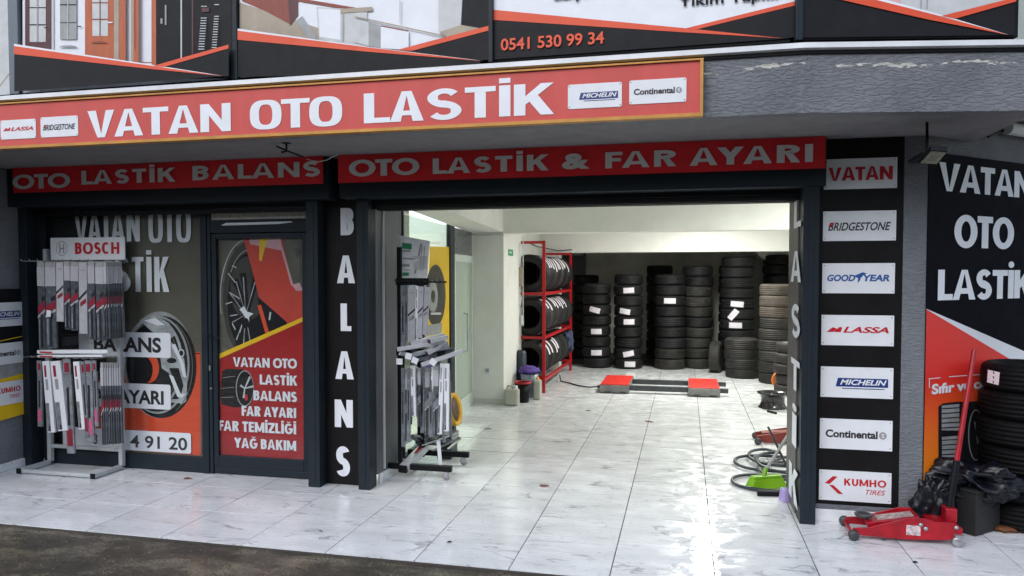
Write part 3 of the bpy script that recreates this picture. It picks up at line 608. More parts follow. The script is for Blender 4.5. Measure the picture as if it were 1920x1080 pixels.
ob = thing('street_building', 'unseen grey block across the street, added to darken the shop glass reflections', 'building', (0, -20, 0))  # out of view, put in to darken what the glass and boards reflect
part('wall', MB().box(-34, 30, -24, -17, -.1, 8.5), mat('street_render', (.13, .13, .125), .85, var=.2, scale=.4), ob)
for r in range(3):
    for k in range(14): part('window', MB().box(-31+k*4.3, -29+k*4.3, -16.99, -16.95, 1.0+r*2.7, 2.5+r*2.7), M_DARK, ob)
# ------------------------------------------------------------------ main sign on the fascia
SG = PL((0, YS, 0), (1, 0, 0))
uR, vT = SG.uv(1319, 109); _, vB = SG.uv(1319, 216)
uL = -5.35
ms = thing('shop_sign', 'long red shop sign in a gold frame with big white letters on the canopy', 'sign', (-2.3, YS, vB))
mb = MB().prism([(uL, vB+.012), (uR-.012, vB+.012), (uR-.012, vT-.012), (uL, vT-.012)], SG, -.045, 0); part('sign_panel', mb, M_RED, ms)
fm = part('sign_frame', MB().prism([(uL, vB-.006), (uR, vB-.006), (uR, vB+.014), (uL, vB+.014)], SG, -.045, .014), M_GOLD, ms)
part('sign_frame', MB().prism([(uL, vT-.012), (uR, vT-.012), (uR, vT-.002), (uL, vT-.002)], SG, -.045, .014), M_GOLD, ms)
part('sign_frame', MB().prism([(uR-.018, vB+.0145), (uR, vB+.0145), (uR, vT-.0125), (uR-.018, vT-.0125)], SG, -.045, .0135), M_GOLD, ms)
word2(ms, 'VATAN', SG, (165, 208.5, 258.5, 433, 193, 246), M_LET, .36, .17, 2.6, WC, .07)
word2(ms, 'OTO', SG, (469, 189, 243, 642, 181, 235.5), M_LET, .36, .16, 2.8, WC, .14)
word2(ms, 'LASTİK', SG, (682.5, 176.5, 232.5, 1039, 154, 213), M_LET, .38, .17, 2.2, WC, .10)
LG = {}
def logo(parent, pl, q, kind, off=.004, r=.012, thick=.004):
    pts, (u0, v0, u1, v1) = rrect(pl, q, r)
    p = part('logo_plate', MB().prism(pts, pl, 0, off), M_LOGOW, parent); W, H = u1-u0, v1-v0
    bx = lambda a, c, d, e: (u0+a*W, v0+c*H, u0+d*W, v0+e*H)
    def poly(pp, mt, o=.0015):
        pp = [(u0+x*W, v0+y*H) for x, y in pp]; n = len(pp)
        if sum(pp[i][0]*pp[(i+1) % n][1]-pp[(i+1) % n][0]*pp[i][1] for i in range(n)) < 0: pp.reverse()
        part('emblem', MB().add([pl.p(x, y, off+o) for x, y in pp], [tuple(range(n))]), mt, p)
    wd = lambda s, mt, a, c, d, e, bo=.02, sh=0.0, o=.0015: word(p, s, pl, None, mt, bo, sh, off+o, uvq=bx(a, c, d, e))
    for fu, fv in ((.03, .08), (.97, .08), (.03, .92), (.97, .92)):
        c0 = pl.p(u0+fu*W, v0+fv*H, off+.0006); part('screw', MB().add([c0+pl.U*(.0045*math.cos(a*.785))+pl.V*(.0045*math.sin(a*.785)) for a in range(8)], [tuple(range(8))]), M_LGRY, p)
    if kind == 'VATAN': word3(p, 'VATAN', pl, *bx(.06, .28, .94, .72), M_LRED, .27, .19, 2, WN, .04, off+.0015)
    if kind == 'BRIDGESTONE':
        wd('BRIDGESTONE', M_LBLK, .07, .34, .93, .62, .02, .3); poly([(.07, .50), (.11, .62), (.16, .62), (.12, .50)], M_LRED, .0025)
    if kind == 'GOODYEAR':
        wd('GOOD', M_LBLG, .07, .40, .46, .62, .035, .2); wd('YEAR', M_LBLG, .57, .40, .93, .62, .035, .2)
        poly([(.44, .58), (.56, .70), (.62, .66), (.57, .60), (.53, .50), (.53, .44), (.49, .34), (.50, .50)], M_LBLG)
    if kind == 'LASSA':
        wd('LASSA', M_LRED, .30, .42, .93, .62, .03, .3); poly([(.07, .44), (.16, .60), (.22, .54), (.16, .44)], M_LRED); poly([(.17, .44), (.26, .62), (.29, .58), (.27, .44)], M_LRED)
    if kind == 'MICHELIN':
        poly([(.21, .36), (.93, .36), (.93, .64), (.24, .64)], M_LBLU); wd('MICHELIN', M_LOGOW, .27, .42, .91, .60, .03, .3, .003)
        poly([(.30, .29), (.88, .29), (.88, .315), (.30, .315)], M_LBLU)
    if kind == 'CONTINENTAL':
        wd('Continental', M_LBLK, .08, .38, .80, .64, .035); poly([(x*.105/2+.87, y*.25/2+.5) for x, y in [(math.cos(t*.5236), math.sin(t*.5236)) for t in range(12)]], M_LGRY); wd('S', M_LOGOW, .85, .43, .89, .57, .02, 0, .003)
    if kind == 'KUMHO':
        poly([(.08, .56), (.19, .80), (.26, .80), (.15, .54)], M_LRED); poly([(.14, .51), (.20, .51), (.34, .23), (.27, .23)], M_LRED)
        word3(p, 'KUMHO', pl, *bx(.35, .52, .93, .75), M_LRED, .26, .2, 2, WN, .12, off+.0015); wd('TIRES', M_LRED, .65, .26, .92, .42, .005, .3)
    return p
logo(ms, SG, (2, 226, 262, 68, 223, 259), 'LASSA'); logo(ms, SG, (77, 220, 258, 147, 217, 255), 'BRIDGESTONE')
logo(ms, SG, (1065, 159, 205, 1166, 154, 200), 'MICHELIN'); logo(ms, SG, (1180, 152, 197, 1287, 145, 190), 'CONTINENTAL')

# ------------------------------------------------------------------ shutter boxes + banners
def shutter(label, x0, x1, zb, zt, rails, slat):
    t = thing('roller_shutter', label, 'roller shutter', ((x0+x1)/2, 5.6, 0))
    part('shutter_box', MB().box(x0, x1, 5.535, 5.80, zb, zt), M_ANTH, t, bev=.006)
    for (a, c, y0, y1, zz) in rails: part('guide_rail', MB().box(a, c, y0, y1, 0, zz).box(a+(c-a)*.35, a+(c-a)*.65, y0-.004, y0, .05, zz-.05), M_ANTH, t, bev=.004)
    for k in range(slat[3]):
        z = slat[2]+k*.042
        part('slat', MB().box(slat[0], slat[1], 5.70, 5.715, z, z+.038), M_BLKMET, t, bev=.003)
    return t
shutter('roller shutter box and rails above the left window and glass door', -5.95, -2.80, 2.375, 2.714, [(-5.95, -5.86, 5.64, 5.78, 2.374), (-3.04, -2.935, 5.60, 5.76, 2.374)], (-5.86, -3.04, 2.29, 2))
shutter('rolled up shutter over the open garage entrance', -2.705, .945, 2.375, 2.714, [(-2.60, -2.50, 5.62, 5.76, 2.374), (.80, .905, 5.54, 5.72, 2.374)], (-2.50, .80, 2.298, 2))
BN = PL((0, 5.50, 0), (1, 0, 0))
def banner(label, x0, x1, z0, z1, words):
    t = thing('banner', label, 'banner', ((x0+x1)/2, 5.5, z0), 'red banners under the canopy')
    mb = MB(); n = 40; vs = []
    for i in range(n+1):
        u = x0+(x1-x0)*i/n
        for v in (z0, (z0+z1)/2, z1):
            o = .006*math.sin(u*2.1+v*3)+.004*noise.noise(Vector((u*3, v*5, 1)))
            vs.append(BN.p(u, v, o-.006))
    mb.add(vs, [(i*3+j, (i+1)*3+j, (i+1)*3+j+1, i*3+j+1) for i in range(n) for j in range(2)], 0, True)
    part('banner_sheet', mb, M_BRED, t)
    for w_ in words:
        if w_[0] == '&': word(t, '&', BN, w_[1], M_LETG, .05, off=.008)
        else: word2(t, w_[0], BN, w_[1], M_LETG, .42, .21, 2.0, WN, .14, off=.008)
banner('red banner reading oto lastik balans over the left window', -5.845, -2.83, 2.492, 2.712, (('OTO', (25, 328, 355, 133, 325, 352)), ('LASTİK', (154, 321, 347, 330, 314, 340)), ('BALANS', (362, 312, 339, 601, 302, 330))))
banner('longer red banner over the garage entrance', -2.70, .932, 2.492, 2.712, (('OTO', (655, 301, 332, 787, 296, 327)), ('LASTİK', (812, 297, 326, 1029, 290, 320)), ('&', (1054, 289, 318, 1107, 287, 317)), ('FAR', (1135, 285, 316, 1268, 282, 312)), ('AYARI', (1293, 279, 312, 1524, 270, 303))))
# dark infill wall behind the boxes, above window
tag(part('header_wall', MB().box(-5.95, .95, 5.81, 5.95, 2.30, 2.714), M_DARK), 'dark wall strip above the window and garage opening', 'wall')

# ------------------------------------------------------------------ left shop window and door
LP = PL((0, 5.78, 0), (1, 0, 0))
def fr(pl, q, name, mt, parent, o0=-.05, o1=0.0, bev=.003):
    x0, y0, x1, y1 = q; a, c = pl.uv(x0, y0); d, e = pl.uv(x1, y1)
    return part(name, MB().prism([(a, min(c, e)), (d, min(c, e)), (d, max(c, e)), (a, max(c, e))], pl, o0, o1), mt, parent, bev=bev)
def bx(pl, name, u0, u1, v0, v1, mt, parent, o0=-.05, o1=0.0, bev=.003):
    return part(name, MB().prism([(u0, v0), (u1, v0), (u1, v1), (u0, v1)], pl, o0, o1), mt, parent, bev=bev)
wx0 = -5.86; wx1 = LP.uv(379, 620)[0]; dx0 = LP.uv(391, 620)[0]; dx1 = LP.uv(598, 620)[0]
zg0 = LP.uv(300, 853)[1]; zt = 2.36
win = thing('shop_window', 'large shop window covered with a printed wheel film, left of the glass door', 'window', ((wx0+wx1)/2, 5.8, 0))
bx(LP, 'bottom_rail', wx0, wx1, 0, zg0, M_ANTH, win); bx(LP, 'top_rail', wx0, wx1, LP.uv(300, 394)[1], zt, M_ANTH, win); bx(LP, 'stile', wx0, wx0+.06, zg0, LP.uv(300, 394)[1], M_ANTH, win, o1=-.001); bx(LP, 'stile', wx1, dx0-.004, 0, zt, M_ANTH, win, o0=-.055, o1=.012)
bx(LP, 'pane', wx0+.06, wx1, zg0, LP.uv(300, 394)[1], G_SHOP, win, -.022, -.016, 0)
WP = PL((0, 5.812, 0), (1, 0, 0))   # film on the inside of the pane
S = []
S += [(M_PFILM, rect(70, 385, 379, 860)), (M_PBLK, [(70, 385), (205, 385), (200, 640), (200, 860), (70, 860)]), (M_PFILM, rect(201, 385, 232, 600)),
      (M_ORNG, [(240, 700), (330, 660), (376, 660), (376, 854), (150, 838), (150, 720)]), (M_PBLK, rect(345, 662, 375, 664)),
      (M_PGRY, ell(300, 684, 66, 100, 44)), (M_PBLK, ell(303, 688, 66, 96, 44)), (M_PGRY, ring(296, 684, 60, 92, 4, 44)), (M_PBLK, ell(294, 685, 56, 87, 40)), (M_CHROME, ring(288, 680, 56, 86, 5, 44)), (M_PFILM, ring(286, 682, 50, 78, 2, 44)),
      (M_ORNG, ell(280, 690, 19, 28)), (M_PBLK, ell(270, 694, 17, 26)),
      (M_CHROME, [(262, 600), (290, 590), (318, 606), (330, 628), (312, 640), (284, 620)]), (M_PWHT, [(270, 601), (292, 596), (310, 609), (296, 610)]),
      (M_CHROME, [(300, 655), (322, 640), (346, 672), (352, 716), (350, 752), (340, 760), (332, 728), (318, 700), (304, 690)]), (M_PBLK, [(318, 690), (336, 690), (345, 722), (340, 742), (330, 720)]), (M_PBLK, ell(323, 676, 9, 5)), (M_PLGT, ell(341, 662, 6, 8)), (M_PBLK, ell(341, 662, 4, 5)),
      (M_PWHT, [(322, 646), (330, 645), (346, 682), (350, 708), (345, 706), (338, 678)]), (M_PWHT, [(318, 702), (326, 705), (340, 738), (350, 738), (346, 746), (334, 744)]), (M_CHROME, [(316, 748), (340, 748), (350, 738), (349, 730), (354, 738), (342, 756), (318, 754)]), (M_PFILM, ring(300, 688, 63, 95, 1.5, 44, 300, 420))]
art('film_print', win, WP, S, off=.001, step=.0004)
for q, s, tq in (((150, 618, 665, 322, 627, 672), 'BALANS', (178, 628, 658, 304, 635, 662)), ((150, 712, 757, 322, 724, 771), 'FAR AYARI', (165, 726, 752, 309, 734, 759))):
    pts, _ = rrect(WP, q, .02); p = part('print_plate', MB().prism(pts, WP, .0128, .0136), M_PWHT, win); word(p, s, WP, tq, M_LBLK, .035, off=.0142)
pts, _ = rrect(WP, (120, 797, 834, 360, 814, 852), .02); p = part('print_plate', MB().prism(pts, WP, .0128, .0136), M_PWHT, win)
word(p, '8', WP, (176, 812, 832, 185, 812, 832), M_LBLK, .02, off=.0142); word(p, '4 91 20', WP, (246, 813, 838, 353, 822, 845), M_LBLK, .02, off=.0142)
word2(win, 'VATAN', WP, (141, 397, 453, 264, 395, 454), M_FILML, .17, .14, 2.8, WF, .12, off=.0135, name='film_lettering'); word2(win, 'OTO', WP, (280, 396, 454, 360, 394, 454), M_FILML, .17, .13, 3.4, dict(WF, O=.66, T=.62), .14, off=.0135, name='film_lettering')
word2(win, 'LASTİK', WP, (168, 484, 547, 319, 480, 547), M_FILML, .17, .13, 2.8, WF, .14, off=.0135, name='film_lettering')

dr = thing('shop_door', 'anthracite glass door with a red wheel poster and service list', 'door', ((dx0+dx1)/2, 5.8, 0))
gx0, gx1 = LP.uv(407, 650)[0], LP.uv(567, 650)[0]; gz0, gz1 = LP.uv(480, 858)[1], LP.uv(480, 447)[1]
bx(LP, 'door_frame', dx0, dx0+.032, 0, zt, M_ANTH, dr, -.05, .004); bx(LP, 'door_frame', dx1-.05, dx1+.04, 0, zt, M_ANTH, dr, -.05, .004)
t1, t0 = LP.uv(480, 390)[1], LP.uv(480, 411)[1]
bx(LP, 'door_frame', dx0+.033, dx1-.051, t1, zt, M_ANTH, dr, -.05, .003); bx(LP, 'door_frame', dx0+.033, dx1-.051, gz1+.052, t0, M_ANTH, dr, -.05, .003)
bx(LP, 'transom_window', dx0+.033, dx1-.051, t0, t1, mat('frosted_strip', (.52, .52, .46), .3, var=.3, scale=30), dr, -.02, -.012, 0)
a, c = LP.uv(415, 420); e, f = LP.uv(545, 417)
part('tape_strip', MB().prism([(a, c-.01), (a+.05, c+.008), (e, f+.009), (e+.02, f+.001), (e-.12, f-.012), (a+.02, c-.014)], LP, .003, .0045), M_LOGOW, dr)
lf = bx(LP, 'door_leaf', gx0-.045, gx0, gz0-.10, gz1+.045, M_ANTH, dr, -.045, -.002)
for (a0, a1, v0, v1) in ((gx1, gx1+.045, gz0-.10, gz1+.045), (gx0+.001, gx1-.001, gz0-.10, gz0), (gx0+.001, gx1-.001, gz1, gz1+.045), ): bx(LP, 'leaf_rail', a0, a1, v0, v1, M_ANTH, lf, -.045, -.003)
bx(LP, 'bottom_board', gx0-.045, gx1+.045, .012, gz0-.102, M_ANTH, dr, -.045, -.004)
bx(LP, 'pane', gx0, gx1, gz0, gz1, G_SHOP, dr, -.02, -.014, 0)
DP = PL((0, 5.820, 0), (1, 0, 0))
S = [(M_PFILG, rect(404, 440, 570, 866)), (M_PFILM, [(404, 440), (436, 440), (414, 520), (404, 600)]), (M_PLGT, ring(464, 560, 52, 112, 2.0, 60, 165, 275)), (M_PDIM, ell(466, 562, 48, 108, 44)), (M_PLGT, ring(468, 566, 43, 98, 1.0, 60, 215, 300)), (M_PBLK, ell(468, 568, 41, 94, 40)), (M_PDIM, ell(466, 540, 34, 60, 40))]
for a, l in ((195, 1), (222, .9), (250, .8), (300, .8), (150, .9), (120, 1), (95, 1), (70, 1)):
    r = math.radians(a); S += [(M_PBLK, line(466, 585, 466+38*l*math.cos(r), 575+84*l*math.sin(r), 5, 12)), (M_CHROME, line(461, 590, 463+33*l*math.cos(r+.10), 577+74*l*math.sin(r+.10), .8, 2.2))]
for (x0, y0, x1, y1) in ((428, 512, 442, 530), (430, 548, 450, 560), (424, 570, 436, 566), (436, 498, 444, 502), (432, 592, 446, 590), (450, 624, 457, 600), (436, 606, 442, 618)): S.append((M_PLGT, line(x0, y0, x1, y1, 2)))
S += [(M_PWHT, [(450, 580), (458, 574), (464, 584), (476, 588), (468, 594), (468, 606), (461, 596), (456, 588)]), (M_PBLK, ell(461, 606, 7, 10)),
      (M_DORG, [(455, 440), (528, 440), (548, 530), (570, 550), (570, 600), (540, 608), (487, 560), (472, 500)]), (M_PPNK, [(466, 440), (526, 440), (530, 470), (505, 465), (470, 458)]), (M_PYEL, [(487, 440), (504, 440), (491, 490), (487, 488)]),
      (M_PFILG, [(530, 445), (562, 445), (564, 520), (550, 538)]), (M_PPNK, line(528, 462, 549, 535, 4)), (M_PPNK, [(548, 534), (562, 530), (570, 545), (556, 545)]), (M_PBLK, [(484, 556), (540, 605), (520, 626), (500, 636), (488, 590)]), (M_ORNG, line(487, 572, 503, 628, 7)), (M_PLGT, line(508, 585, 506, 600, 3)),
      (M_DRRED, [(404, 674), (570, 600), (570, 866), (404, 850)]), (M_PYEL, [(404, 667), (570, 594), (570, 602), (404, 676)]), (M_PFILG, [(413, 860), (567, 870), (567, 862), (480, 858), (413, 853)]),
      (M_PBLK, [(418, 696), (426, 691), (456, 692), (476, 712), (479, 740), (468, 762), (440, 764), (417, 758), (414, 740)]), (M_PGRY, ring(460, 728, 17, 34, 2, 30)), (M_PBLK, ell(461, 728, 15, 31)), (M_PGRY, line(419, 708, 442, 705, 1)), (M_PGRY, line(416, 728, 440, 726, 1)), (M_PGRY, line(415, 745, 440, 744, 1)),
      (M_PLGT, line(460, 728, 470, 706, 2, 4)), (M_PLGT, line(460, 728, 476, 724, 2, 4)), (M_PLGT, line(460, 728, 452, 722, 2, 4)), (M_PLGT, line(460, 728, 458, 746, 2, 4)), (M_LRED, ell(463, 745, 3, 6))]
art('poster', dr, DP, S, off=.0008, step=.00018)
for s, q in (('VATAN OTO', (438.7, 669, 687, 558.5, 673, 690.5)), ('LASTİK', (488.8, 702, 720, 559, 704, 723)), ('BALANS', (477, 731, 749, 558.5, 735, 754)), ('FAR AYARI', (455, 761, 778, 557, 764, 784)), ('FAR TEMİZLİĞİ', (412, 788, 806, 557, 794, 814)), ('YAĞ BAKIM', (441, 820, 838, 557, 826, 845))):
    word2(dr, s, DP, q, M_LET, .27, .20, 2.2, WN, .07, off=.0155, name='poster_lettering')
part('door_lock', MB().obox(LP.p(LP.uv(395, 690)[0], LP.uv(395, 690)[1], .01), (.014, .012, .045)), M_STEEL, dr)
part('hinge', MB().obox(LP.p(LP.uv(397, 728)[0], LP.uv(397, 728)[1], .008), (.02, .012, .012)), M_STEEL, dr)
part('light_blocking_board', MB().box(-5.86, -2.935, 5.845, 5.855, 0, 2.36), M_DKWALL, win)  # unseen board added to stop office light leaking past the shop front
hn = MB(); hu, hv = LP.uv(398, 628); hn.tube([LP.p(hu, hv-.01, .004), LP.p(hu, hv, .05), LP.p(hu+.05, hv, .06), LP.p(hu+.11, hv-.03, .055)], .007); part('door_handle', hn, M_BLKMET, dr)
# ------------------------------------------------------------------ BALANS pier
PP = PL((0, 5.715, 0), (1, 0, 0))
pb = thing('pier_board', 'black pier board with stacked white letters left of the garage entrance', 'sign board', (-2.78, 5.72, 0))
bx(PP, 'board', -2.934, -2.601, .012, 2.70, M_BLACK, pb, -.03, 0)
for s, x0, x1, y0, y1 in (('B', 639, 663.5, 390, 441), ('A', 632, 666, 479, 531), ('L', 639, 659, 569, 620.6), ('A', 629, 663.5, 658.7, 710.8), ('N', 628, 662, 749.4, 801), ('S', 630.6, 656.5, 837.6, 892)):
    word2(pb, s, PP, (x0, y0, y1, x1, y0, y1), M_LET, .25, .18, 2.4, off=.004, name='letter')
tag(part('pier', MB().box(-2.934, -2.56, 5.747, 5.81, 0, 2.714), M_ANTH), 'dark narrow pier behind the stacked letters board', 'pier')
# ------------------------------------------------------------------ right pier: logo board, pilaster, jamb
RP = PL((0, 5.65, 0), (1, 0, 0))
lb = thing('logo_board', 'tall black board with seven white brand plates right of the garage entrance', 'sign board', (1.2, 5.65, .12))
bx(RP, 'board', .906, RP.uv(1690, 600)[0], .125, 2.714, M_BLACK, lb, -.04, 0)
for k, q in (('VATAN', (1545, 297, 354, 1682, 297, 354)), ('BRIDGESTONE', (1543, 395, 451, 1680, 396, 452)), ('GOODYEAR', (1541.6, 493, 549, 1677.5, 494, 551)), ('LASSA', (1540, 590, 647, 1676, 592, 649)), ('MICHELIN', (1538.5, 687, 744, 1674.6, 690, 748)), ('CONTINENTAL', (1537, 785, 841, 1673, 788, 845)), ('KUMHO', (1535.5, 881, 938, 1671, 886, 943))):
    logo(lb, RP, q, k, r=.002)
ux = RP.uv(1691, 600)[0]
rp = thing('pilaster', 'grey stucco pilaster with a white skirting between logo board and orange banner', 'pilaster', (1.4, 5.7, 0))
part('stucco', MB().box(ux, 1.612, 5.652, 5.80, .09, 2.714), M_STUC, rp); part('core', MB().box(.906, ux-.001, 5.70, 6.2, .0, 2.714), M_STUC, rp)
part('skirting', MB().box(.906, 1.60, 5.640, 5.699, 0, .088), M_TILE, rp, bev=.003); part('skirting_cap', MB().box(.906, 1.60, 5.645, 5.699, .0885, .123), M_STUC, rp)
JP = PL((.79, 0, 0), (0, -1, 0))
jb = thing('jamb_board', 'dark board inside the right side of the garage entrance with stacked white letters', 'sign board', (.79, 5.9, 0))
bx(JP, 'board', -6.20, -5.721, .02, 2.40, mat('jamb_grey', (.085, .08, .075), .5, var=.25), jb, -.10, 0)
for s, x0, x1, y0, y1 in (('L', 1490, 1503, 370, 426), ('A', 1484, 1503, 471, 528.6), ('S', 1485, 1501, 571, 632), ('T', 1484, 1500, 674, 732), ('İ', 1486, 1494, 775, 836), ('K', 1480, 1497, 874, 940)):
    word2(jb, s, JP, (x0, y0-3, y1-3, x1, y0+3, y1+4), M_LET, .62, .19, 2.4, off=.004, name='letter', dot='round')
# angled right wall and its banner
WU = Vector((.747, .665, 0)); RW = PL((1.612, 5.655, 0), WU)
sw = thing('side_wall', 'grey stucco side wall running back at an angle on the right', 'wall', (2.5, 6.5, 0))
part('stucco', MB().prism([(0, 0), (3.2, 0), (3.2, 3.3), (0, 3.3)], RW, -.2, 0), M_STUC, sw)
wb = thing('wall_banner', 'black, red and orange wall banner on the angled right wall', 'banner', RW.p(.7, .3, 0))
def uvq(pl, q):
    return pl.uv(*q)
part('banner_sheet', MB().prism([(.008, .30), (1.75, .30), (1.75, 2.605), (.008, 2.605)], RW, .001, .006), mat('banner_black', (.0042, .0045, .0085), .7, var=.2, scale=6, spec=.06), wb)
part('white_wedge', MB().add([RW.p(u, v, .0068) for u, v in ((.008, 1.50), (1.75, .84), (1.75, 1.028), (.008, 1.526))], [(0, 1, 2, 3)]), M_PWHT, wb)
# printed fade from red to amber (it belongs to the print): bands of the banner's own ink
gb = MB(); gm = bpy.data.materials.new('print_fade'); gm.use_nodes = True; t_ = gm.node_tree; pb_ = t_.nodes['Principled BSDF']
tc_ = N(t_, 'ShaderNodeTexCoord'); sx_ = N(t_, 'ShaderNodeSeparateXYZ'); t_.links.new(tc_.outputs['Object'], sx_.inputs[0]); rr_ = N(t_, 'ShaderNodeMapRange'); rr_.inputs['From Min'].default_value = .0; rr_.inputs['From Max'].default_value = .72
t_.links.new(sx_.outputs[2], rr_.inputs[0]); cr_ = N(t_, 'ShaderNodeValToRGB'); cr_.color_ramp.elements[0].color = (*srgb(244, 140, 10), 1); cr_.color_ramp.elements[1].color = (*srgb(222, 42, 32), 1); t_.links.new(rr_.outputs[0], cr_.inputs[0]); t_.links.new(cr_.outputs[0], pb_.inputs['Base Color']); pb_.inputs['Roughness'].default_value = .5
gb.add([RW.p(u, v, .0076) for u, v in ((.008, .30), (1.75, .30), (1.75, .855), (.008, 1.523))], [(0, 1, 2, 3)]); part('banner_fade', gb, gm, wb)
for s, q, bo in (('VATAN', (1758, 303, 359, 1931, 325, 371), .04), ('OTO', (1786.6, 403, 463.5, 1898.6, 409, 467.6), .04), ('LASTİK', (1756, 503, 559.7, 1932, 509, 561.5), .04), ('Sıfır ve çıkma', (1744.5, 714, 734, 1880, 710, 728), .04)):
    if s[0] == 'S': word(wb, s, RW, q, M_LET, bo, off=.0105, up='Sifir ve cikma')
    else: word2(wb, s, RW, q, M_LET, .36, .20, 2.0, dict(WN, O=.9), .02, off=.0105, dot='round')
S = [(M_PWHT, line(1739, 710, 1761, 708, 1.5)), (M_PWHT, line(1740, 709, 1740, 727, 1.5)), (M_PWHT, line(1777, 706, 1850, 701, 1.5)),
     (M_PBLK, [(1757, 762), (1765, 756), (1790, 753), (1840, 752), (1866, 758), (1866, 893), (1757, 884)])]
for k, (ya, yb_) in enumerate(((757, 812), (816, 862), (866, 900))):
    S += [(M_PGRY, [(1763, ya+3), (1796, ya), (1796, yb_-5), (1763, yb_-6)])]
    for j in range(5): S.append((M_PBLK, line(1763, ya+9+j*9, 1796, ya+7+j*9, 2)))
S += [(M_PGRY, ring(1826, 815, 15, 48, 2, 30)), (M_PGRY, line(1824, 790, 1830, 832, 4))]
art('banner_print', wb, RW, S, off=.0095, step=.0003)
# floodlight, conduit, pipe on the right
fl_ = thing('floodlight', 'square floodlight under the canopy above the grey pilaster', 'floodlight', (1.5, 5.3, 2.45))
a = G(1723, 306, 2.47); bq = G(1746, 281, 2.47); c = G(1777, 284, 2.47); d = G(1757, 308, 2.47)
dz = Vector((0, .01, .028)); mb = MB().add([a, bq, c, d, a+dz, bq+dz, c+dz, d+dz], [(0, 3, 2, 1), (4, 5, 6, 7), (0, 1, 5, 4), (1, 2, 6, 5), (2, 3, 7, 6), (3, 0, 4, 7)]); part('housing', mb, M_BLKMET, fl_, bev=.004)
ce = (a+bq+c+d)/4; mb = MB().add([ce+(p-ce)*.9-Vector((0, 0, .003)) for p in (a, bq, c, d)], [(0, 3, 2, 1)]); part('lens', mb, M_FLG, fl_)
mb = MB().add([ce+(p-ce)*.45-Vector((0, 0, .005)) for p in (a, bq, c, d)], [(0, 3, 2, 1)]); part('reflector', mb, mat('reflector_dull', srgb(150, 150, 128), .4, var=.2), fl_)
part('bracket', MB().bar(ce+Vector((0, .12, .03)), ce+Vector((.0, .14, .24)), .014, .014).bar(ce+Vector((0, .0, .03)), ce+Vector((.0, .3, .02)), .12, .02), M_BLKMET, fl_)
p0 = RW.p(.33, 2.82, .06); p1 = RW.p(2.4, 2.62, .06)
pp = MB().tube([RW.p(RW.uv(1872, 243)[0], RW.uv(1872, 243)[1], .06), RW.p(RW.uv(1990, 262)[0], RW.uv(1990, 262)[1], .06)], .045, 16); tag(part('drain_pipe', pp, M_PIPE), 'short white pipe on the wall above the black banner', 'pipe')
tag(part('cable', MB().tube([RW.p(RW.uv(x, y)[0], RW.uv(x, y)[1], .03) for x, y in ((1845, 257), (1860, 250), (1868, 240), (1872, 248))], .012), M_BLKMET), 'dark cable stub at the end of the white pipe', 'cable')
# hook under the soffit and loose white wire
hk = thing('ceiling_bracket', 'small black bracket hanging from the canopy soffit over the left banner', 'bracket', (-2.8, 4.8, 2.6))
H0 = G(537, 268, 2.715); part('plate', MB().obox(H0, (.05, .05, .01)), M_BLKMET, hk)
part('arm', MB().tube([H0, H0+Vector((0, 0, -.06)), H0+Vector((-.03, -.02, -.07))], .008).tube([H0+Vector((-.08, 0, -.02)), H0+Vector((0, .0, -.055)), H0+Vector((.08, .1, -.09))], .006), M_BLKMET, hk)
wr = [FY(x, y, 5.47) for x, y in ((575, 298), (585, 301), (598, 303), (612, 300), (624, 294), (634, 289))]
tag(part('loose_wire', MB().tube(wr, .004, 6), M_PIPE), 'thin loose white wire between the two red banners', 'wire')
# left side wall with advert board
lw = thing('left_side_wall', 'dark grey stucco side wall at the far left', 'wall', (-6.1, 4.8, 0))
part('stucco', MB().box(-6.25, -5.952, 4.5, 5.80, .07, 2.714), M_STUC, lw); part('skirting', MB().box(-5.951, -5.93, 4.5, 5.70, 0, .07), M_TILE, lw, bev=.003)
XP = PL((-5.94, 0, 0), (0, 1, 0))
ab = thing('advert_board', 'advert board with brand logos on the left side wall', 'sign board', (-5.94, 5.2, .6))
ua = XP.uv(54, 600)[0]; S = [(M_PBLK, [(-40, 545), (54, 541), (54, 774), (-40, 800)]), (M_PGRY, [(-40, 672), (52, 656), (52, 696), (-40, 725)]), (M_PYEL, [(-40, 722), (52, 697), (52, 774), (-40, 800)]), (M_PYEL, line(-40, 648, 52, 628, 1.5))]
part('board', MB().prism([(XP.uv(-40, 600)[0], XP.uv(54, 775)[1]), (ua, XP.uv(54, 775)[1]), (ua, XP.uv(54, 541)[1]), (XP.uv(-40, 600)[0], XP.uv(54, 541)[1])], XP, -.01, .004), M_PBLK, ab)
art('print', ab, XP, S, off=.005, step=.001)
XQ = PL((-5.93, 0, 0), (0, 1, 0))
logo(ab, XQ, (-35, 570, 618, 43, 565, 607), 'MICHELIN'); logo(ab, XQ, (-35, 650, 690, 43, 638, 678), 'CONTINENTAL'); logo(ab, XQ, (-35, 722, 765, 43, 712, 756), 'KUMHO')

# ================================================================== GARAGE INTERIOR
tag(part('return_wall', MB().box(-2.60, -2.512, 5.82, 6.38, .08, 2.714), M_GREYW), 'grey wall return just inside the left of the garage entrance', 'wall')
rw_ = thing('entrance_trim', 'pale trim strips and skirting on the grey wall return', 'trim', (-2.5, 6, 0))
part('trim', MB().box(-2.511, -2.499, 5.765, 5.80, .1, 2.4), M_GREYW, rw_); part('trim', MB().box(-2.511, -2.495, 5.93, 5.945, .1, 2.5), M_WALLG, rw_); part('skirting', MB().box(-2.5115, -2.495, 5.82, 6.38, 0, .079), M_TILE, rw_)
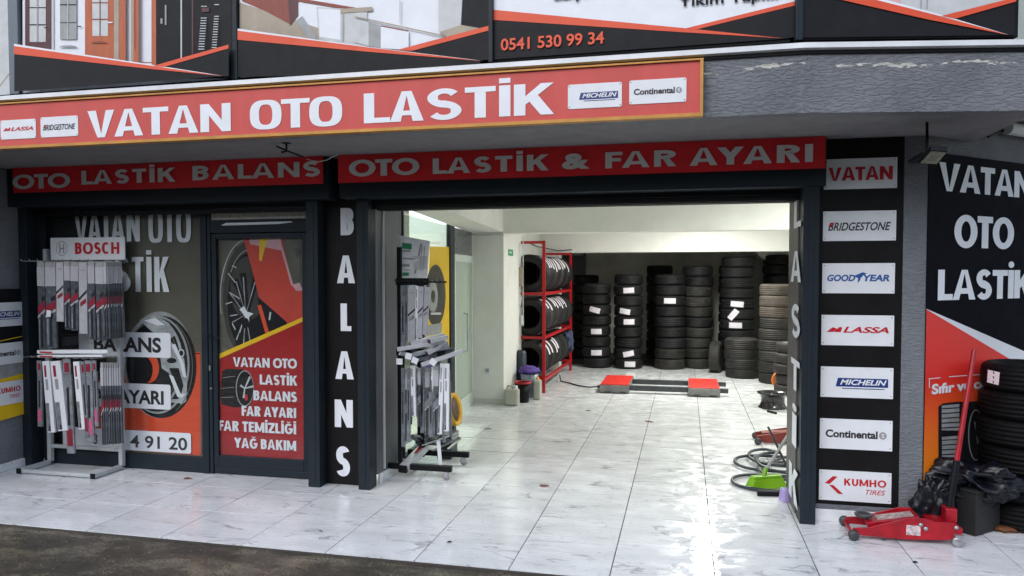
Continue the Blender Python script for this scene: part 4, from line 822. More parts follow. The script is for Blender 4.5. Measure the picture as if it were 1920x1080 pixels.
# partition with glass and pale door, skewed like the garage's left wall
Q0 = Vector((-2.52, 6.39, 0)); Q1 = Vector((-2.83, 9.79, 0)); QD = (Q1-Q0).normalized(); GP = PL(Q0, QD)
LQ = (Q1-Q0).length
gw = thing('glass_partition', 'glazed partition along the left of the garage with a yellow tyre poster', 'partition', Q0)
um0, um1 = GP.uv(842, 600)[0], GP.uv(850, 600)[0]
bx(GP, 'mullion', um0, um1, 0, 2.36, M_ANTH, gw, -.03, .02); bx(GP, 'mullion', 0, .04, 0, 2.36, M_ANTH, gw, -.03, .02)
bx(GP, 'base_rail', .041, um0-.001, 0, .08, M_ANTH, gw, -.03, .015); bx(GP, 'pane', .041, um0-.001, .081, 2.34, G_CLEAR, gw, -.008, 0, 0)
S = [(M_PYEL, [(805, 462), (842, 463), (842, 650), (800, 640)]), (M_PDIM, ell(816, 554, 19, 58, 30)), (M_PGRY, ell(811, 556, 9, 30, 20)), (M_PDIM, ell(811, 556, 4, 12, 20)), (M_PGRY, [(800, 610), (828, 605), (826, 625), (800, 630)]), (M_PLGT, rect(806, 586, 826, 590))]
art('poster', gw, GP, S, off=.003)
gd = thing('partition_door', 'pale green framed glass door with a long bar handle at the end of the partition', 'door', GP.p(um1+.3, 0))
ud1 = LQ; zd = GP.uv(868, 478)[1]
bx(GP, 'transom_panel', um1+.002, ud1, zd+.002, 2.34, mat('transom_grey', (.10, .11, .12), .25, var=.25), gd, -.02, -.005)
bx(GP, 'stile', um1+.002, um1+.10, 0, zd, M_PALEF, gd, -.03, .012); bx(GP, 'stile', ud1-.10, ud1, 0, zd, M_PALEF, gd, -.03, .012)
bx(GP, 'rail', um1+.101, ud1-.101, zd-.09, zd, M_PALEF, gd, -.03, .011); bx(GP, 'rail', um1+.101, ud1-.101, 0, .18, M_PALEF, gd, -.03, .011)
bx(GP, 'pane', um1+.101, ud1-.101, .181, zd-.091, G_FROST, gd, -.008, 0, 0)
u, v1_ = GP.uv(868, 588); _, v0_ = GP.uv(868, 660); hn = MB().tube([GP.p(u, v1_, .01), GP.p(u, v1_, .06), GP.p(u, v0_, .06), GP.p(u, v0_, .01)], .010); part('bar_handle', hn, M_STEEL, gd)
tag(part('office_wall', MB().box(-4.3, -4.2, 6.2, 11, 0, 2.9), M_WALLG), 'pale office wall seen through the glazed partition', 'wall')
struct('office_floor', MB().box(-4.2, -2.9, 6.0, 10.9, -.004, .004), M_WALLG)
# pillar, bulkhead, beams, walls, ceiling
tag(part('pillar', MB().box(-2.86, -2.392, 9.80, 10.95, 0, 2.9), M_WALLW, bev=.004), 'square white pillar beside the red tyre rack', 'pillar')
tag(part('pillar_skirting', MB().box(-2.87, -2.385, 9.792, 9.799, 0, .075), M_WALLG), 'low skirting at the foot of the white pillar', 'skirting')
mb = MB().prism([(-2.36, 5.96), (-2.06, 5.96), (-2.40, 9.80), (-2.87, 9.80)], hp, 2.342, 2.9); tag(part('bulkhead', mb, M_WALLW), 'white ceiling bulkhead above the glazed partition', 'beam')
tag(part('front_beam', MB().box(-3.0, 2.5, 9.81, 10.1, 2.325, 2.9), M_WALLW), 'wide white ceiling beam across the garage, nearest the entrance', 'beam')
tag(part('rear_beam', MB().box(-3.0, 2.5, 13.75, 14.15, 2.175, 2.9), M_WALLW), 'white ceiling beam above the tyre stacks', 'beam')
struct('garage_ceiling', MB().box(-4.3, 2.6, 5.96, 13.74, 2.90, 3.0), M_CEIL)
struct('store_ceiling', MB().box(-4.3, 2.6, 14.151, 17.2, 2.45, 2.55), M_DKWALL)
tag(part('rack_wall', MB().box(-2.85, -2.65, 10.96, 13.749, 0, 2.9), M_WALLW), 'bright white wall behind the red tyre rack', 'wall')
tag(part('rear_pier', MB().box(-2.9, -2.30, 13.752, 14.10, 0, 2.17), M_WALLW), 'white wall end beyond the red tyre rack', 'wall')
tag(part('right_wall', MB().box(2.3, 2.45, 6.62, 17.0, 0, 2.7), M_WALLW), 'white right hand wall inside the garage', 'wall')
tag(part('store_wall', MB().box(-3.4, 2.6, 16.9, 17.1, 0, 2.6), M_DKWALL), 'dark back wall behind the tyre stacks', 'wall')
tag(part('store_side_wall', MB().box(-3.3, -3.1, 14.11, 16.899, 0, 2.6), M_DKWALL), 'dark side wall of the tyre store', 'wall')
tag(part('store_door', MB().box(-2.75, -2.25, 16.84, 16.895, 0, 2.2).box(-2.80, -2.75, 16.82, 16.895, 0, 2.25).box(-2.25, -2.20, 16.82, 16.895, 0, 2.25), M_GREYW), 'grey door frame at the left of the dark tyre store', 'door')
a = FY(1420, 478, 15.5); bq = FY(1478, 530, 15.5)
mb = MB(); mb.prism([(a.x, a.z+.02), (bq.x+.3, bq.z-.19), (bq.x+.3, 2.44), (a.x, 2.44)], PL((0, 15.5, 0), (1, 0, 0)), -1.3, 0); tag(part('stair_underside', mb, M_WALLG), 'sloping underside of a stair at the right of the store', 'stairs')
tag(part('cable', MB().tube([(-2.05, 13.74, 2.23), (-2.3, 13.73, 2.21), (-2.64, 13.4, 2.28), (-2.64, 12.5, 2.33)], .008), M_BLKMET), 'thin cable along the wall above the rack', 'cable')
tag(part('smoke_detector', MB().lathe([(0, 0), (.04, 0), (.045, .03)], 16, FY(1190, 511, 16.86), Matrix.Rotation(math.pi/2, 3, 'X')), M_LOGOW), 'small white disc on the dark back wall', 'switch')
PG = PL((-2.386, 0, 0), (0, 1, 0))
sg = thing('exit_sticker', 'small green sticker on the side of the white pillar', 'sticker', FX(957, 473, -2.389)); a = FX(953, 467, -2.389); bq = FX(962, 480, -2.389)
part('sticker', MB().box(-2.3915, -2.3885, a.y, bq.y, min(a.z, bq.z), max(a.z, bq.z)), M_GREEN, sg); part('arrow', MB().box(-2.3883, -2.387, a.y+.08, bq.y-.1, (a.z+bq.z)/2-.01, (a.z+bq.z)/2+.012), M_LOGOW, sg)
cdz = thing('conduit', 'thin white conduit with a switch box beside the red rack', 'conduit', (-2.36, 11, 1)); p = FY(981, 560, 10.80)
part('pipe', MB().box(p.x-.006, p.x+.006, 10.79, 10.80, 1.0, 2.26), M_LOGOW, cdz)
p = FY(975, 519, 10.78); part('switch_box', MB().box(p.x-.04, p.x+.04, 10.74, 10.785, p.z-.14, p.z+.14), M_PBGE, cdz, bev=.005); p = FY(980, 600, 10.78); part('switch_box', MB().box(p.x-.02, p.x+.015, 10.76, 10.785, p.z-.07, p.z+.07), M_LOGOW, cdz)

for x, z, lab in ((1.9, 1.2, 'white socket on the far right'), ):
    pass
cbl = MB().tube([(-2.38, 9.795, 2.30), (-2.5, 9.79, 2.312), (-2.66, 9.792, 2.300), (-2.84, 9.79, 2.306)], .006, 6); tag(part('ceiling_cable', cbl, M_PLGT), 'thin grey cable along the top of the white pillar', 'cable')
sk = thing('socket', 'white double socket low on the white pillar', 'socket', (-2.62, 9.79, .42)); part('plate', MB().box(-2.66, -2.58, 9.786, 9.7995, .42, .50), M_LOGOW, sk, bev=.003); part('outlet', MB().box(-2.645, -2.595, 9.784, 9.7855, .435, .485), M_PGRY, sk)
# ceiling lamps (two inferred; the office one added to brighten the glass partition)
LPROTO = None
for k, (x, y, z, ln, wt, lab) in enumerate(((.35, 11.9, 2.84, 1.2, 70, 'batten lamp above the wheel alignment platforms'), (1.6, 8.3, 2.84, 1.2, 37, 'batten lamp behind the header on the right of the entrance'), (-3.5, 8.2, 2.84, 1.0, 60, 'batten lamp added to brighten the office behind the partition'))):
    t = thing('ceiling_lamp', lab, 'lamp', (x, y, z), 'ceiling lamps inside the garage')
    part('housing', MB().box(x-.06, x+.06, y-ln/2, y+ln/2, z+.0, z+.055), M_LOGOW, t, bev=.004); part('diffuser', MB().box(x-.045, x+.045, y-ln/2+.02, y+ln/2-.02, z-.03, z-.001), M_LAMP, t, bev=.01)
    ld = bpy.data.lights.new('lamp_light', 'AREA'); ld.shape = 'RECTANGLE'; ld.size = .12; ld.size_y = ln; ld.energy = wt; ld.color = (.98, 1, .93)
    lo = bpy.data.objects.new('lamp_light', ld); COL.objects.link(lo); lo.parent = t; lo.location = (0, 0, -.045)

# ------------------------------------------------------------------ tyres
def tyre_mesh(R=.285, wd=.196, ri=.172):
    h = wd/2; pr = [(ri, -h*.72), (ri+.012, -h*.9), (ri+.04, -h), (R-.055, -h), (R-.036, -h*.96), (R-.018, -h*.86), (R-.006, -h*.70)]
    for zz in (-.5, -.17, .17, .5):
        pr += [(R, h*zz-.008), (R-.006, h*zz-.004), (R-.006, h*zz+.004), (R, h*zz+.008)]
    pr += [(R-.006, h*.70), (R-.018, h*.86), (R-.036, h*.96), (R-.055, h), (ri+.04, h), (ri+.012, h*.9), (ri, h*.72), (ri-.004, 0)]
    return MB().lathe(pr, 40, closed=True)
def proto(mt, label, R=.285, wd=.196):
    o = part('tyre', tyre_mesh(R, wd), mt, loc=(0, 0, 0)); return o
P_B = proto(M_RUB, 'x'); P_D = proto(M_RUBB, 'x'); P_W = proto(M_RUBG, 'x'); M_RUBK = rubber('shaded_black_rubber', (.003, .003, .0035)); M_RUBK.node_tree.nodes['Principled BSDF'].inputs['Specular IOR Level'].default_value = .12; P_K = proto(M_RUBK, 'x')  # last rubber is a copy darkened for the canopy shade on the outdoor stack
protos = {'b': P_B, 'd': P_D, 'w': P_W, 'k': P_K}; used = {}
stk_mesh = None
def sticker(parent, ang, tilt, R=.285, w_=.2, h_=.10, lab=None):
    """paper label bent over the tread"""
    mb = MB(); n = 6; vs = []
    for i in range(n+1):
        for j in (-1, 1):
            a = (i/n-.5)*w_/R; x = a; z = j*h_/2
            aa = ang + x*math.cos(tilt)-z*math.sin(tilt)/R; zz = z*math.cos(tilt)+(x*R)*math.sin(tilt)
            vs.append((math.cos(aa)*(R+.004), math.sin(aa)*(R+.004), zz))
    mb.add(vs, [(2*i, 2*i+2, 2*i+3, 2*i+1) for i in range(n)])
    me = bpy.data.meshes.new('paper_label'); me.from_pydata(mb.v, [], mb.f); me.materials.append(M_STICK); me.update()
    o = bpy.data.objects.new('paper_label', me); COL.objects.link(o); o.parent = parent; return o
def put_tyre(kind, loc, rot, label, group, stick=None, scale=1.0):
    pr = protos[kind]
    if kind not in used: used[kind] = 1; o = pr
    else: o = pr.copy(); COL.objects.link(o)
    o.location = loc; o.rotation_euler = rot; o.scale = (scale, scale, 1)
    o['label'] = label; o['category'] = 'tyre'; o['group'] = group
    for s in (stick or ()): sticker(o, s[0]-(rot[2] if len(rot) > 2 else 0), s[1], w_=s[2] if len(s) > 2 else .21)
    return o
def stack(cx, yb, n, kind, desc, stickers={}, wd=.20, R=.285, top=None, jit=.012, kinds=None, sc=1.0, away=0.0):
    g = G(cx, yb); d = Vector((g.x, g.y, 0)).normalized(); c = g+d*(R*sc+away); c.z = 0
    face = math.atan2(-d.y, -d.x)
    for k in range(n):
        kd = kinds[k] if kinds else kind; dx, dy = random.uniform(-jit, jit), random.uniform(-jit, jit)
        if top and k >= n-top[0]: dx += top[1]; dy += top[2]
        lbl = ('lowest' if k == 0 else 'topmost' if k == n-1 else ORD[k]+' from the floor')
        st = [(face+a+random.uniform(-.03, .03), ti) for a, ti in stickers.get(k, ())]
        put_tyre(kd, (c.x+dx, c.y+dy, wd/2+k*wd), (random.uniform(-.012, .012), random.uniform(-.012, .012), random.uniform(0, 6)), 'tyre %s, %s' % (desc, lbl), 'tyres stacked at the back of the garage', st, sc)
    return c
R1 = 51/2/1398*14.6
stack(1119, 691, 8, 'b', 'in the leftmost stack with paper labels', {0+1: [(.0, 0)], 3: [(.0, 0)], 5: [(-.15, -.25)]}, sc=.95)
stack(1177, 693, 9, 'b', 'in the second labelled stack from the left', {0: [(.15, 0)], 1: [(.08, .2)], 4: [(.05, 0)], 5: [(-.25, -.15)], 7: [(.05, .05)]}, wd=.197, sc=.95)
stack(1256, 694, 9, 'b', 'in the middle stack left of the upright tyre', {6: [(.0, 0)]}, sc=1.02, kinds='wwbbbbbbb', wd=.197)
stack(1307, 693, 10, 'w', 'in the tall stack behind the upright tyre', sc=.98, kinds='wwwwbwwwbb', wd=.193, away=.05)
stack(1382, 700, 11, 'b', 'in the tallest stack behind the low grey one', {6: [(-.1, -.1)], 5: [(-.25, .9)], 4: [(-.1, 0)]}, sc=1.08, wd=.190, away=.12)
stack(1391, 711, 4, 'w', 'in the low stack of four grey tyres', sc=1.0, wd=.165)
stack(1457, 722, 9, 'd', 'in the dusty brown stack next to the right jamb', sc=1.03, kinds='wwwwwwddd', wd=.178)
for x, yb, n, ds in ((1098, 672, 9, 'in the unlit stack behind the leftmost one'), (1236, 674, 10, 'in the unlit stack behind the middle one'), (1372, 680, 10, 'in the unlit stack behind the tallest one'), (1455, 684, 11, 'in the unlit stack behind the brown one')):
    stack(x, yb, n, 'b', ds, wd=.196, sc=.95)
g = G(1342, 699); put_tyre('w', (g.x, g.y+.10, .285), (math.pi/2, .10, math.radians(80)), 'single tyre standing upright in front of the stacks', 'tyres stacked at the back of the garage')
# small cable drum in dark etc. : red rack with three rows of tyres
rk = thing('tyre_rack', 'red three level metal rack holding rows of tyres along the left wall', 'rack', (-2.25, 12.2, 0))
rx0, rx1, ry0, ry1 = -2.53, -2.045, 10.90, 13.55
for x in (rx0, rx1):
    for y, ht in ((ry0, 2.27), (ry1, 2.17)): part('post', MB().box(x-.022, x+.022, y-.022, y+.022, 0, ht), M_REDMET, rk, bev=.002)
for z in (.20, .835, 1.49):
    for x in (rx0, rx1): part('shelf_beam', MB().box(x-.02, x+.02, ry0+.024, ry1-.024, z-.03, z+.01), M_REDMET, rk)
    for y in (ry0, ry1): part('cross_beam', MB().box(rx0+.024, rx1-.024, y-.015, y+.015, z-.03, z+.01), M_REDMET, rk)
for y, z in ((ry0, 2.25), (ry1, 2.15)): part('top_bar', MB().box(rx0+.024, rx1-.024, y-.015, y+.015, z-.025, z+.015), M_REDMET, rk)
for k in range(5): part('foot_slat', MB().box(rx1-.2, rx1-.02, ry0+.15+k*.1, ry0+.18+k*.1, .17, .18), M_REDMET, rk)
for ri_, (z, nm) in enumerate(((.21, 'bottom'), (.845, 'middle'), (1.50, 'top'))):
    for k in range(13):
        nme = 'nearest' if k == 0 else 'farthest' if k == 12 else ORD[k]+' from the front'
        ang = {0: .55, 1: .75, 2: .65}[ri_]
        st = []
        if k in ((1, 2, 4, 5) if ri_ == 0 else (1, 2, 4, 5, 6, 7, 8, 9) if ri_ == 1 else (1, 2, 3, 4, 5, 6, 7, 8, 9, 10)): st = [(ang+random.uniform(-.12, .12), random.uniform(-.15, .15), random.uniform(.20, .26))]
        put_tyre('b' if (k+ri_) % 3 else 'w', (-2.285+random.uniform(-.008, .008), 11.01+k*.2, z+.285), (math.pi/2, 0, 0), 'tyre in the %s row of the red rack, %s' % (nm, nme), 'tyres lying in the red rack', st)
bpy.context.view_layer.update()
# cloth on the rack
def blob(name, c, r, mt, label, cat, amp=.35, freq=4.0, seed=0, sub=24, flat=True, parent=None, crease=0.0):
    mb = MB(); n, k = sub, sub//2; vs = []
    for i in range(k+1):
        th = math.pi*i/k
        for j in range(n):
            ph = 2*math.pi*j/n; d = Vector((math.sin(th)*math.cos(ph), math.sin(th)*math.sin(ph), math.cos(th)))
            q = 1+amp*noise.noise(d*freq*.5+Vector((seed, 0, 0)))+amp*.5*noise.noise(d*freq*1.7+Vector((0, seed, 0)))
            if crease: q -= crease*(abs(noise.noise(d*freq*.5+Vector((seed, seed, 0))))+.35*abs(noise.noise(d*freq*1.1+Vector((seed, 0, seed)))))
            p = Vector((c[0]+d.x*r[0]*q, c[1]+d.y*r[1]*q, c[2]+d.z*r[2]*q))
            if flat: p.z = max(p.z, .003)
            vs.append(p)
    mb.add(vs, [(i*n+j, (i+1)*n+j, (i+1)*n+(j+1) % n, i*n+(j+1) % n) for i in range(k) for j in range(n)], 0, True)
    o = part(name, mb, mt, parent)
    return tag(o, label, cat) if parent is None else o
p = FY(1063, 638, 13.2); blob('cloth', (p.x+.02, p.y, p.z-.02), (.09, .12, .16), M_CLOTH, 'blue grey cloth hanging on the back of the red rack', 'cloth', .6, 4, 3, flat=False)
# buckets and cans
g = G(957, 762)
cn_ = thing('jerrycan', 'milky white jerrycan at the foot of the pillar', 'jerrycan', (g.x, g.y+.09, 0))
part('body', MB().obox((g.x, g.y+.09, .115), (.20, .13, .23)), M_PLW, cn_, bev=.03); part('cap', MB().lathe([(.03, 0), (.03, .035), (0, .035)], 14, (g.x+.05, g.y+.09, .231)), M_LOGOW, cn_); part('handle', MB().tube([(g.x-.07, g.y+.09, .22), (g.x-.06, g.y+.09, .262), (g.x, g.y+.09, .262), (g.x+.01, g.y+.09, .225)], .011), M_PLW, cn_)
g = G(976, 757); bk = thing('bin', 'dark bucket with a red rim between the jerrycan and grey bucket', 'bucket', (g.x, g.y+.14, 0))
part('body', MB().lathe([(.0, .002), (.085, .002), (.11, .26), (.10, .26), (.08, .02)], 24, (g.x, g.y+.14, 0)), M_BLKMET, bk); part('rim', MB().lathe([(.105, .262), (.125, .262), (.125, .285), (.105, .285)], 24, (g.x, g.y+.14, 0), closed=True), M_REDMET, bk)
g = G(990, 748); bk = thing('bucket', 'blue grey bucket heaped with purple cloth beside the red rack', 'bucket', (g.x, g.y+.16, 0)); cxx, cyy = g.x-.01, g.y+.16
part('body', MB().lathe([(.0, .002), (.10, .002), (.13, .34), (.12, .34), (.09, .02)], 28, (cxx, cyy, 0)), M_PLB, bk)
blob('purple_cloth', (cxx-.01, cyy, .385), (.15, .15, .07), M_PUR, 'heap of purple cloth on top of the blue grey bucket', 'cloth', .4, 5, 9, flat=False, crease=.2)
g = G(1006, 750); cn_ = thing('oil_can', 'cream plastic can against the red rack post', 'can', (g.x, g.y+.08, 0)); part('body', MB().obox((g.x, g.y+.08, .14), (.10, .14, .28)), M_PLW, cn_, bev=.025); part('cap', MB().lathe([(.022, 0), (.022, .03), (0, .03)], 12, (g.x, g.y+.08, .281)), M_YELP, cn_)
p = FY(974, 668, 10.55); db = thing('canister', 'dark blue canister below the rack shelf by the pillar', 'canister', (p.x, 10.6, 0)); part('body', MB().lathe([(0, .002), (.075, .002), (.08, .02), (.08, .62), (.05, .66), (0, .66)], 20, (p.x, 10.66, 0)), mat('navy_plastic', (.02, .03, .05), .4), db)

# ------------------------------------------------------------------ alignment platforms
al = thing('alignment_lift', 'low wheel alignment lift with two red platforms joined by dark rails on the white floor', 'car lift', (-.4, 12.1, 0))
M_RAMP = mat('ramp_grey', (.17, .17, .17), .45, var=.3, scale=14)
for x0, x1, y0, y1 in ((-1.235, -.80, 11.07, 12.15), (.055, .50, 11.03, 12.05)):
    pf = part('platform', MB().box(x0, x1, y0, y1, .012, .122), M_RAMP, al, bev=.006); part('deck', MB().box(x0+.008, x1-.008, y0+.02, y1-.01, .1225, .134), M_REDL, pf, bev=.004)
    for dx in (.08, .30): part('slot', MB().box(x0+dx, x0+dx+.09, y0-.004, y0-.0005, .012, .035), M_DSTEEL, pf)
for y, z in ((11.20, .075), (11.88, .075)):
    part('rail', MB().box(-.799, .054, y-.045, y+.045, z-.035, z+.035), M_DSTEEL, al, bev=.004); part('rail', MB().box(.501, .62, y-.035, y+.035, z-.03, z+.03), M_DSTEEL, al)
part('inlet', MB().box(-1.30, -1.236, 11.35, 11.45, .03, .07), M_DSTEEL, al)
hs_ = [Vector((-1.29, 11.4, .05)), Vector((-1.42, 11.42, .03)), Vector((-1.6, 11.62, .015)), Vector((-1.8, 11.9, .012)), Vector((-1.98, 12.05, .02)), Vector((-2.02, 12.2, .10))]
tag(part('air_hose', MB().tube(hs_, .011), M_HOSE), 'thin black hose from the red rack to the left red platform', 'hose')

# ------------------------------------------------------------------ right-hand clutter inside
P3 = G(1449, 769)
rm = thing('wheel_rim', 'black steel wheel rim lying flat on the white floor', 'wheel rim', (P3.x, P3.y+.19, 0)); c = (P3.x+.02, P3.y+.19, 0)
part('barrel', MB().lathe([(.185, .002), (.19, .012), (.165, .03), (.150, .08), (.150, .13), (.165, .175), (.20, .19), (.205, .205), (.19, .205), (.14, .14), (.14, .05), (.17, .004)], 36, c, closed=True), mat('gloss_black', (.02, .02, .022), .18, var=.3), rm)
part('disc', MB().lathe([(.03, .12), (.10, .14), (.14, .11), (.14, .10), (.03, .10)], 30, c, closed=True), M_DSTEEL, rm)
wg = 'wheels stacked beside the right jamb'
Q = G(1462, 745)
for k in range(5):
    t = thing('alloy_wheel', 'mounted wheel in the small stack behind the jamb, ' + ('lowest' if k == 0 else 'topmost' if k == 4 else ORD[k]+' from the floor'), 'wheel', (Q.x+.215, Q.y+.30, k*.155), wg)
    c = (Q.x+.215+.02*math.sin(k*2), Q.y+.30, k*.155+.08)
    part('tyre', MB().lathe([(.17, -.07), (.20, -.075), (.25, -.07), (.262, -.04), (.262, .04), (.25, .07), (.20, .075), (.17, .07)], 30, c, closed=True), M_RUBG, t)
    part('rim', MB().lathe([(.175, .055), (.175, .07), (.15, .075), (.06, .03), (0, .03)], 30, c), M_STEEL, t)
p = FY(1456, 712, 12.0); od = thing('orange_disc', 'orange round disc leaning against the wheel stack', 'disc', (p.x, 12.0, 0)); part('disc', MB().lathe([(0, 0), (.115, 0), (.125, .012), (.115, .03), (0, .03)], 28, (p.x+.02, 12.0, p.z), Matrix.Rotation(math.pi/2, 3, 'X') @ Matrix.Rotation(.5, 3, 'Y')), M_ORDISC, od); part('stand', MB().box(p.x, p.x+.05, 12.01, 12.04, 0, p.z-.10), M_ORDISC, od)
tag(part('rubber_strip', MB().tube([G(1440, 771, .01), G(1448, 773, .012), G(1455, 775, .01)], .018, 8), M_BLKMET), 'short black rubber strip in front of the black rim', 'strip')
# little dark red jack
g = G(1417, 828); j2 = thing('trolley_jack', 'small dull red trolley jack poking out from behind the right jamb', 'jack', (1.0, 8.25, 0)); M_DRED = mat('dull_red', srgb(120, 40, 30), .5, var=.25, scale=10)
for dy in (0, .20): part('side_plate', MB().add([(.74, 8.10+dy, .02), (.74, 8.10+dy, .08), (1.2, 8.10+dy, .17), (1.25, 8.10+dy, .02), (.74, 8.125+dy, .02), (.74, 8.125+dy, .08), (1.2, 8.125+dy, .17), (1.25, 8.125+dy, .02)], [(0, 3, 2, 1), (4, 5, 6, 7), (0, 1, 5, 4), (1, 2, 6, 5), (2, 3, 7, 6), (3, 0, 4, 7)]), M_DRED, j2)
part('lift_arm', MB().bar((.80, 8.21, .09), (1.2, 8.21, .13), .12, .03), M_DRED, j2)
for y in (8.06, 8.36): part('wheel', MB().lathe([(0, 0), (.035, 0), (.035, .03), (0, .03)], 16, (.745, y, .036), Matrix.Rotation(math.pi/2, 3, 'X')), M_DSTEEL, j2)
# hose coils
def loop(cx, cy, rx, ry, a0, a1, z, n=30, rot=0):
    o = []
    for i in range(n+1):
        a = math.radians(a0+(a1-a0)*i/n); x = rx*math.cos(a); y = ry*math.sin(a)
        o.append(Vector((cx+x*math.cos(rot)-y*math.sin(rot), cy+x*math.sin(rot)+y*math.cos(rot), z+.004*math.sin(a*3))))
    return o
hp_ = loop(.74, 6.52, .34, .26, -80, -300, .02)+loop(.80, 7.16, .34, .30, -60, -320, .03)+loop(.88, 7.35, .28, .34, 40, -250, .045)+loop(.95, 7.1, .30, .4, 100, 300, .06)
tag(part('hose_coil', MB().tube(hp_, .0145, 8), M_HOSE), 'black air hose coiled loosely on the floor beside the right jamb', 'hose')
hq_ = loop(.95, 6.9, .30, .34, 150, -260, .035, rot=.4)+loop(1.0, 7.25, .36, .22, 90, -200, .05)
tag(part('hose_coil', MB().tube(hq_, .012, 8), M_DSTEEL), 'second dark grey hose tangled behind the brush', 'hose')
bm_ = thing('floor_brush', 'lime green floor brush with a grey handle by the right jamb', 'brush', (.66, 6.5, 0)); a = G(1404, 919); c = G(1470, 914)
mid = (a+c)/2; ax = Matrix.Rotation(math.atan2(c.y-a.y, c.x-a.x), 3, 'Z')
part('bristles', MB().obox(mid+Vector((0, .03, .044)), ((c-a).length, .11, .078), ax, taper=.80), M_LIME, bm_); part('head', MB().obox(mid+Vector((0, .03, .094)), ((c-a).length*.8, .06, .025), ax), M_LIME, bm_, bev=.006)
part('socket', MB().tube([mid+Vector((-.02, .03, .10)), mid+Vector((0, .05, .16))], .02), M_LIME, bm_)
hT = FY(1478, 815, 6.75); part('handle', MB().tube([mid+Vector((0, .04, .15)), hT], .013), M_PGRY, bm_)
tag(part('hand_pump', MB().tube([G(1420, 925, .02), G(1460, 926, .02)], .022, 12).tube([G(1460, 926, .02), G(1470, 926, .02)], .012), M_BLKMET), 'black grip of an air tool lying in front of the brush', 'tool')
p = G(1468, 940); tag(part('dustpan', MB().obox((p.x+.04, p.y+.02, .05), (.12, .10, .10), Matrix.Rotation(.3, 3, 'Z'), taper=.8), M_LIL, bev=.01), 'lilac plastic dustpan against the right jamb', 'dustpan')
tag(part('walking_frame', MB().tube([G(1478, 880, .02), FY(1440, 800, 7.0), ], .01), M_DSTEEL), 'thin grey rod leaning over the hose coil', 'rod')

# ------------------------------------------------------------------ small litter on the tiles
for k, (x, y, s, lab) in enumerate(((352, 898, .05, 'dry brown leaf on the tiles below the glass door'), (1216, 791, .07, 'small brown leaf in the middle of the garage floor'), (10, 868, .07, 'dry leaf against the left skirting'), (1740, 1006, .02, 'dark crumb behind the red jack'), (1716, 1056, .03, 'dark scrap on the tiles below the red jack'), (1658, 1015, .03, 'dark scrap beside the jack roller'), (915, 805, .05, 'dark leaf near the left of the garage floor'), (1020, 912, .05, 'long dark scrap in the entrance'), (843, 1018, .03, 'dark speck on the front tiles'), (600, 998, .03, 'dark speck left on the front tiles'), (1103, 771, .05, 'dark scrap before the left red platform'))):
    g = G(x, y); mb = MB(); n = 7; s *= .62 if s < .045 else .9
    vs = [(g.x+s*(1.5*math.cos(i*2*math.pi/n))*random.uniform(.5, 1), g.y+s*.6*math.sin(i*2*math.pi/n)*random.uniform(.3, 1), random.uniform(.003, .012)) for i in range(n)]+[(g.x, g.y, .016)]
    mb.add(vs, [(i, (i+1) % n, n) for i in range(n)]); tag(part('litter', mb, M_LEAF if s > .045 else M_DARK), lab, 'leaf' if 'leaf' in lab else 'scrap', 'scraps and leaves on the tiles')

random.seed(21)
gm_ = MB()
for k in range(900):
    x = random.uniform(-5.6, 1.5); y = 4.25-abs(random.gauss(0, .35)); r = random.uniform(.002, .007); z = -.021
    pts = [(x+r*math.cos(a+k), y+r*math.sin(a+k)*.8, z) for a in (0, 2.1, 4.2)]+[(x, y, z+r*.9)]
    gm_.add(pts, [(0, 1, 3), (1, 2, 3), (2, 0, 3)])
gr_ = part('grit', gm_, mat('grit_stone', (.20, .18, .14), .8, var=.5, scale=40)); gr_['kind'] = 'stuff'; gr_['label'] = 'loose grit on the wet asphalt along the tile edge'
# ================================================================== BOSCH RACK (left)
br = thing('display_rack', 'white wire display rack with a brand board and hanging wiper packs by the shop window', 'display rack', (-5.35, 5.6, 0))
xl, xr = -5.74, -4.965; yb_, yf_ = 5.735, 5.415
for x, z1_ in ((xl, 2.0), (xr, 2.02)): part('post', MB().box(x-.02, x+.02, yb_-.02, yb_+.02, .03, z1_), M_BOSW, br, bev=.003)
for x in (xl, xr): part('foot', MB().box(x-.02, x+.02, yf_-.02, yb_-.021, .008, .045), M_BOSW, br, bev=.003)
part('front_bar', MB().box(xl+.021, xr-.021, yf_-.018, yf_+.018, .01, .043), M_BOSW, br, bev=.003)
for x in (xl, xr): part('end_cap', MB().box(x-.022, x+.022, yf_-.030, yf_-.0205, .004, .048), M_BLKMET, br)
zs = FY(170, 840, yb_).z; part('shelf_bar', MB().box(xl+.021, xr-.021, yb_-.012, yb_+.012, zs-.015, zs+.015), M_BOSW, br)
BB = PL((0, 5.70, 0), (1, 0, 0)); a, c = BB.uv(94, 446); e, f = BB.uv(234, 487); bd = part('brand_board', MB().prism([(a, f), (e, f), (e, c), (a, c)], BB, -.012, 0), M_LOGOW, br, bev=.004)
word2(bd, 'BOSCH', BB, (141, 455, 476, 224, 454, 476), M_LRED, .27, .19, 2.2, WN, .12, off=.002)
cx_, cy_ = BB.uv(116, 466); rr = .060
def annulus(c, r0, r1, pl, off, n=32):
    vs = [pl.p(c[0]+r*math.cos(2*math.pi*i/n), c[1]+r*math.sin(2*math.pi*i/n)*1.12, off) for r in (r0, r1) for i in range(n)]
    return MB().add(vs, [(i, (i+1) % n, n+(i+1) % n, n+i) for i in range(n)])
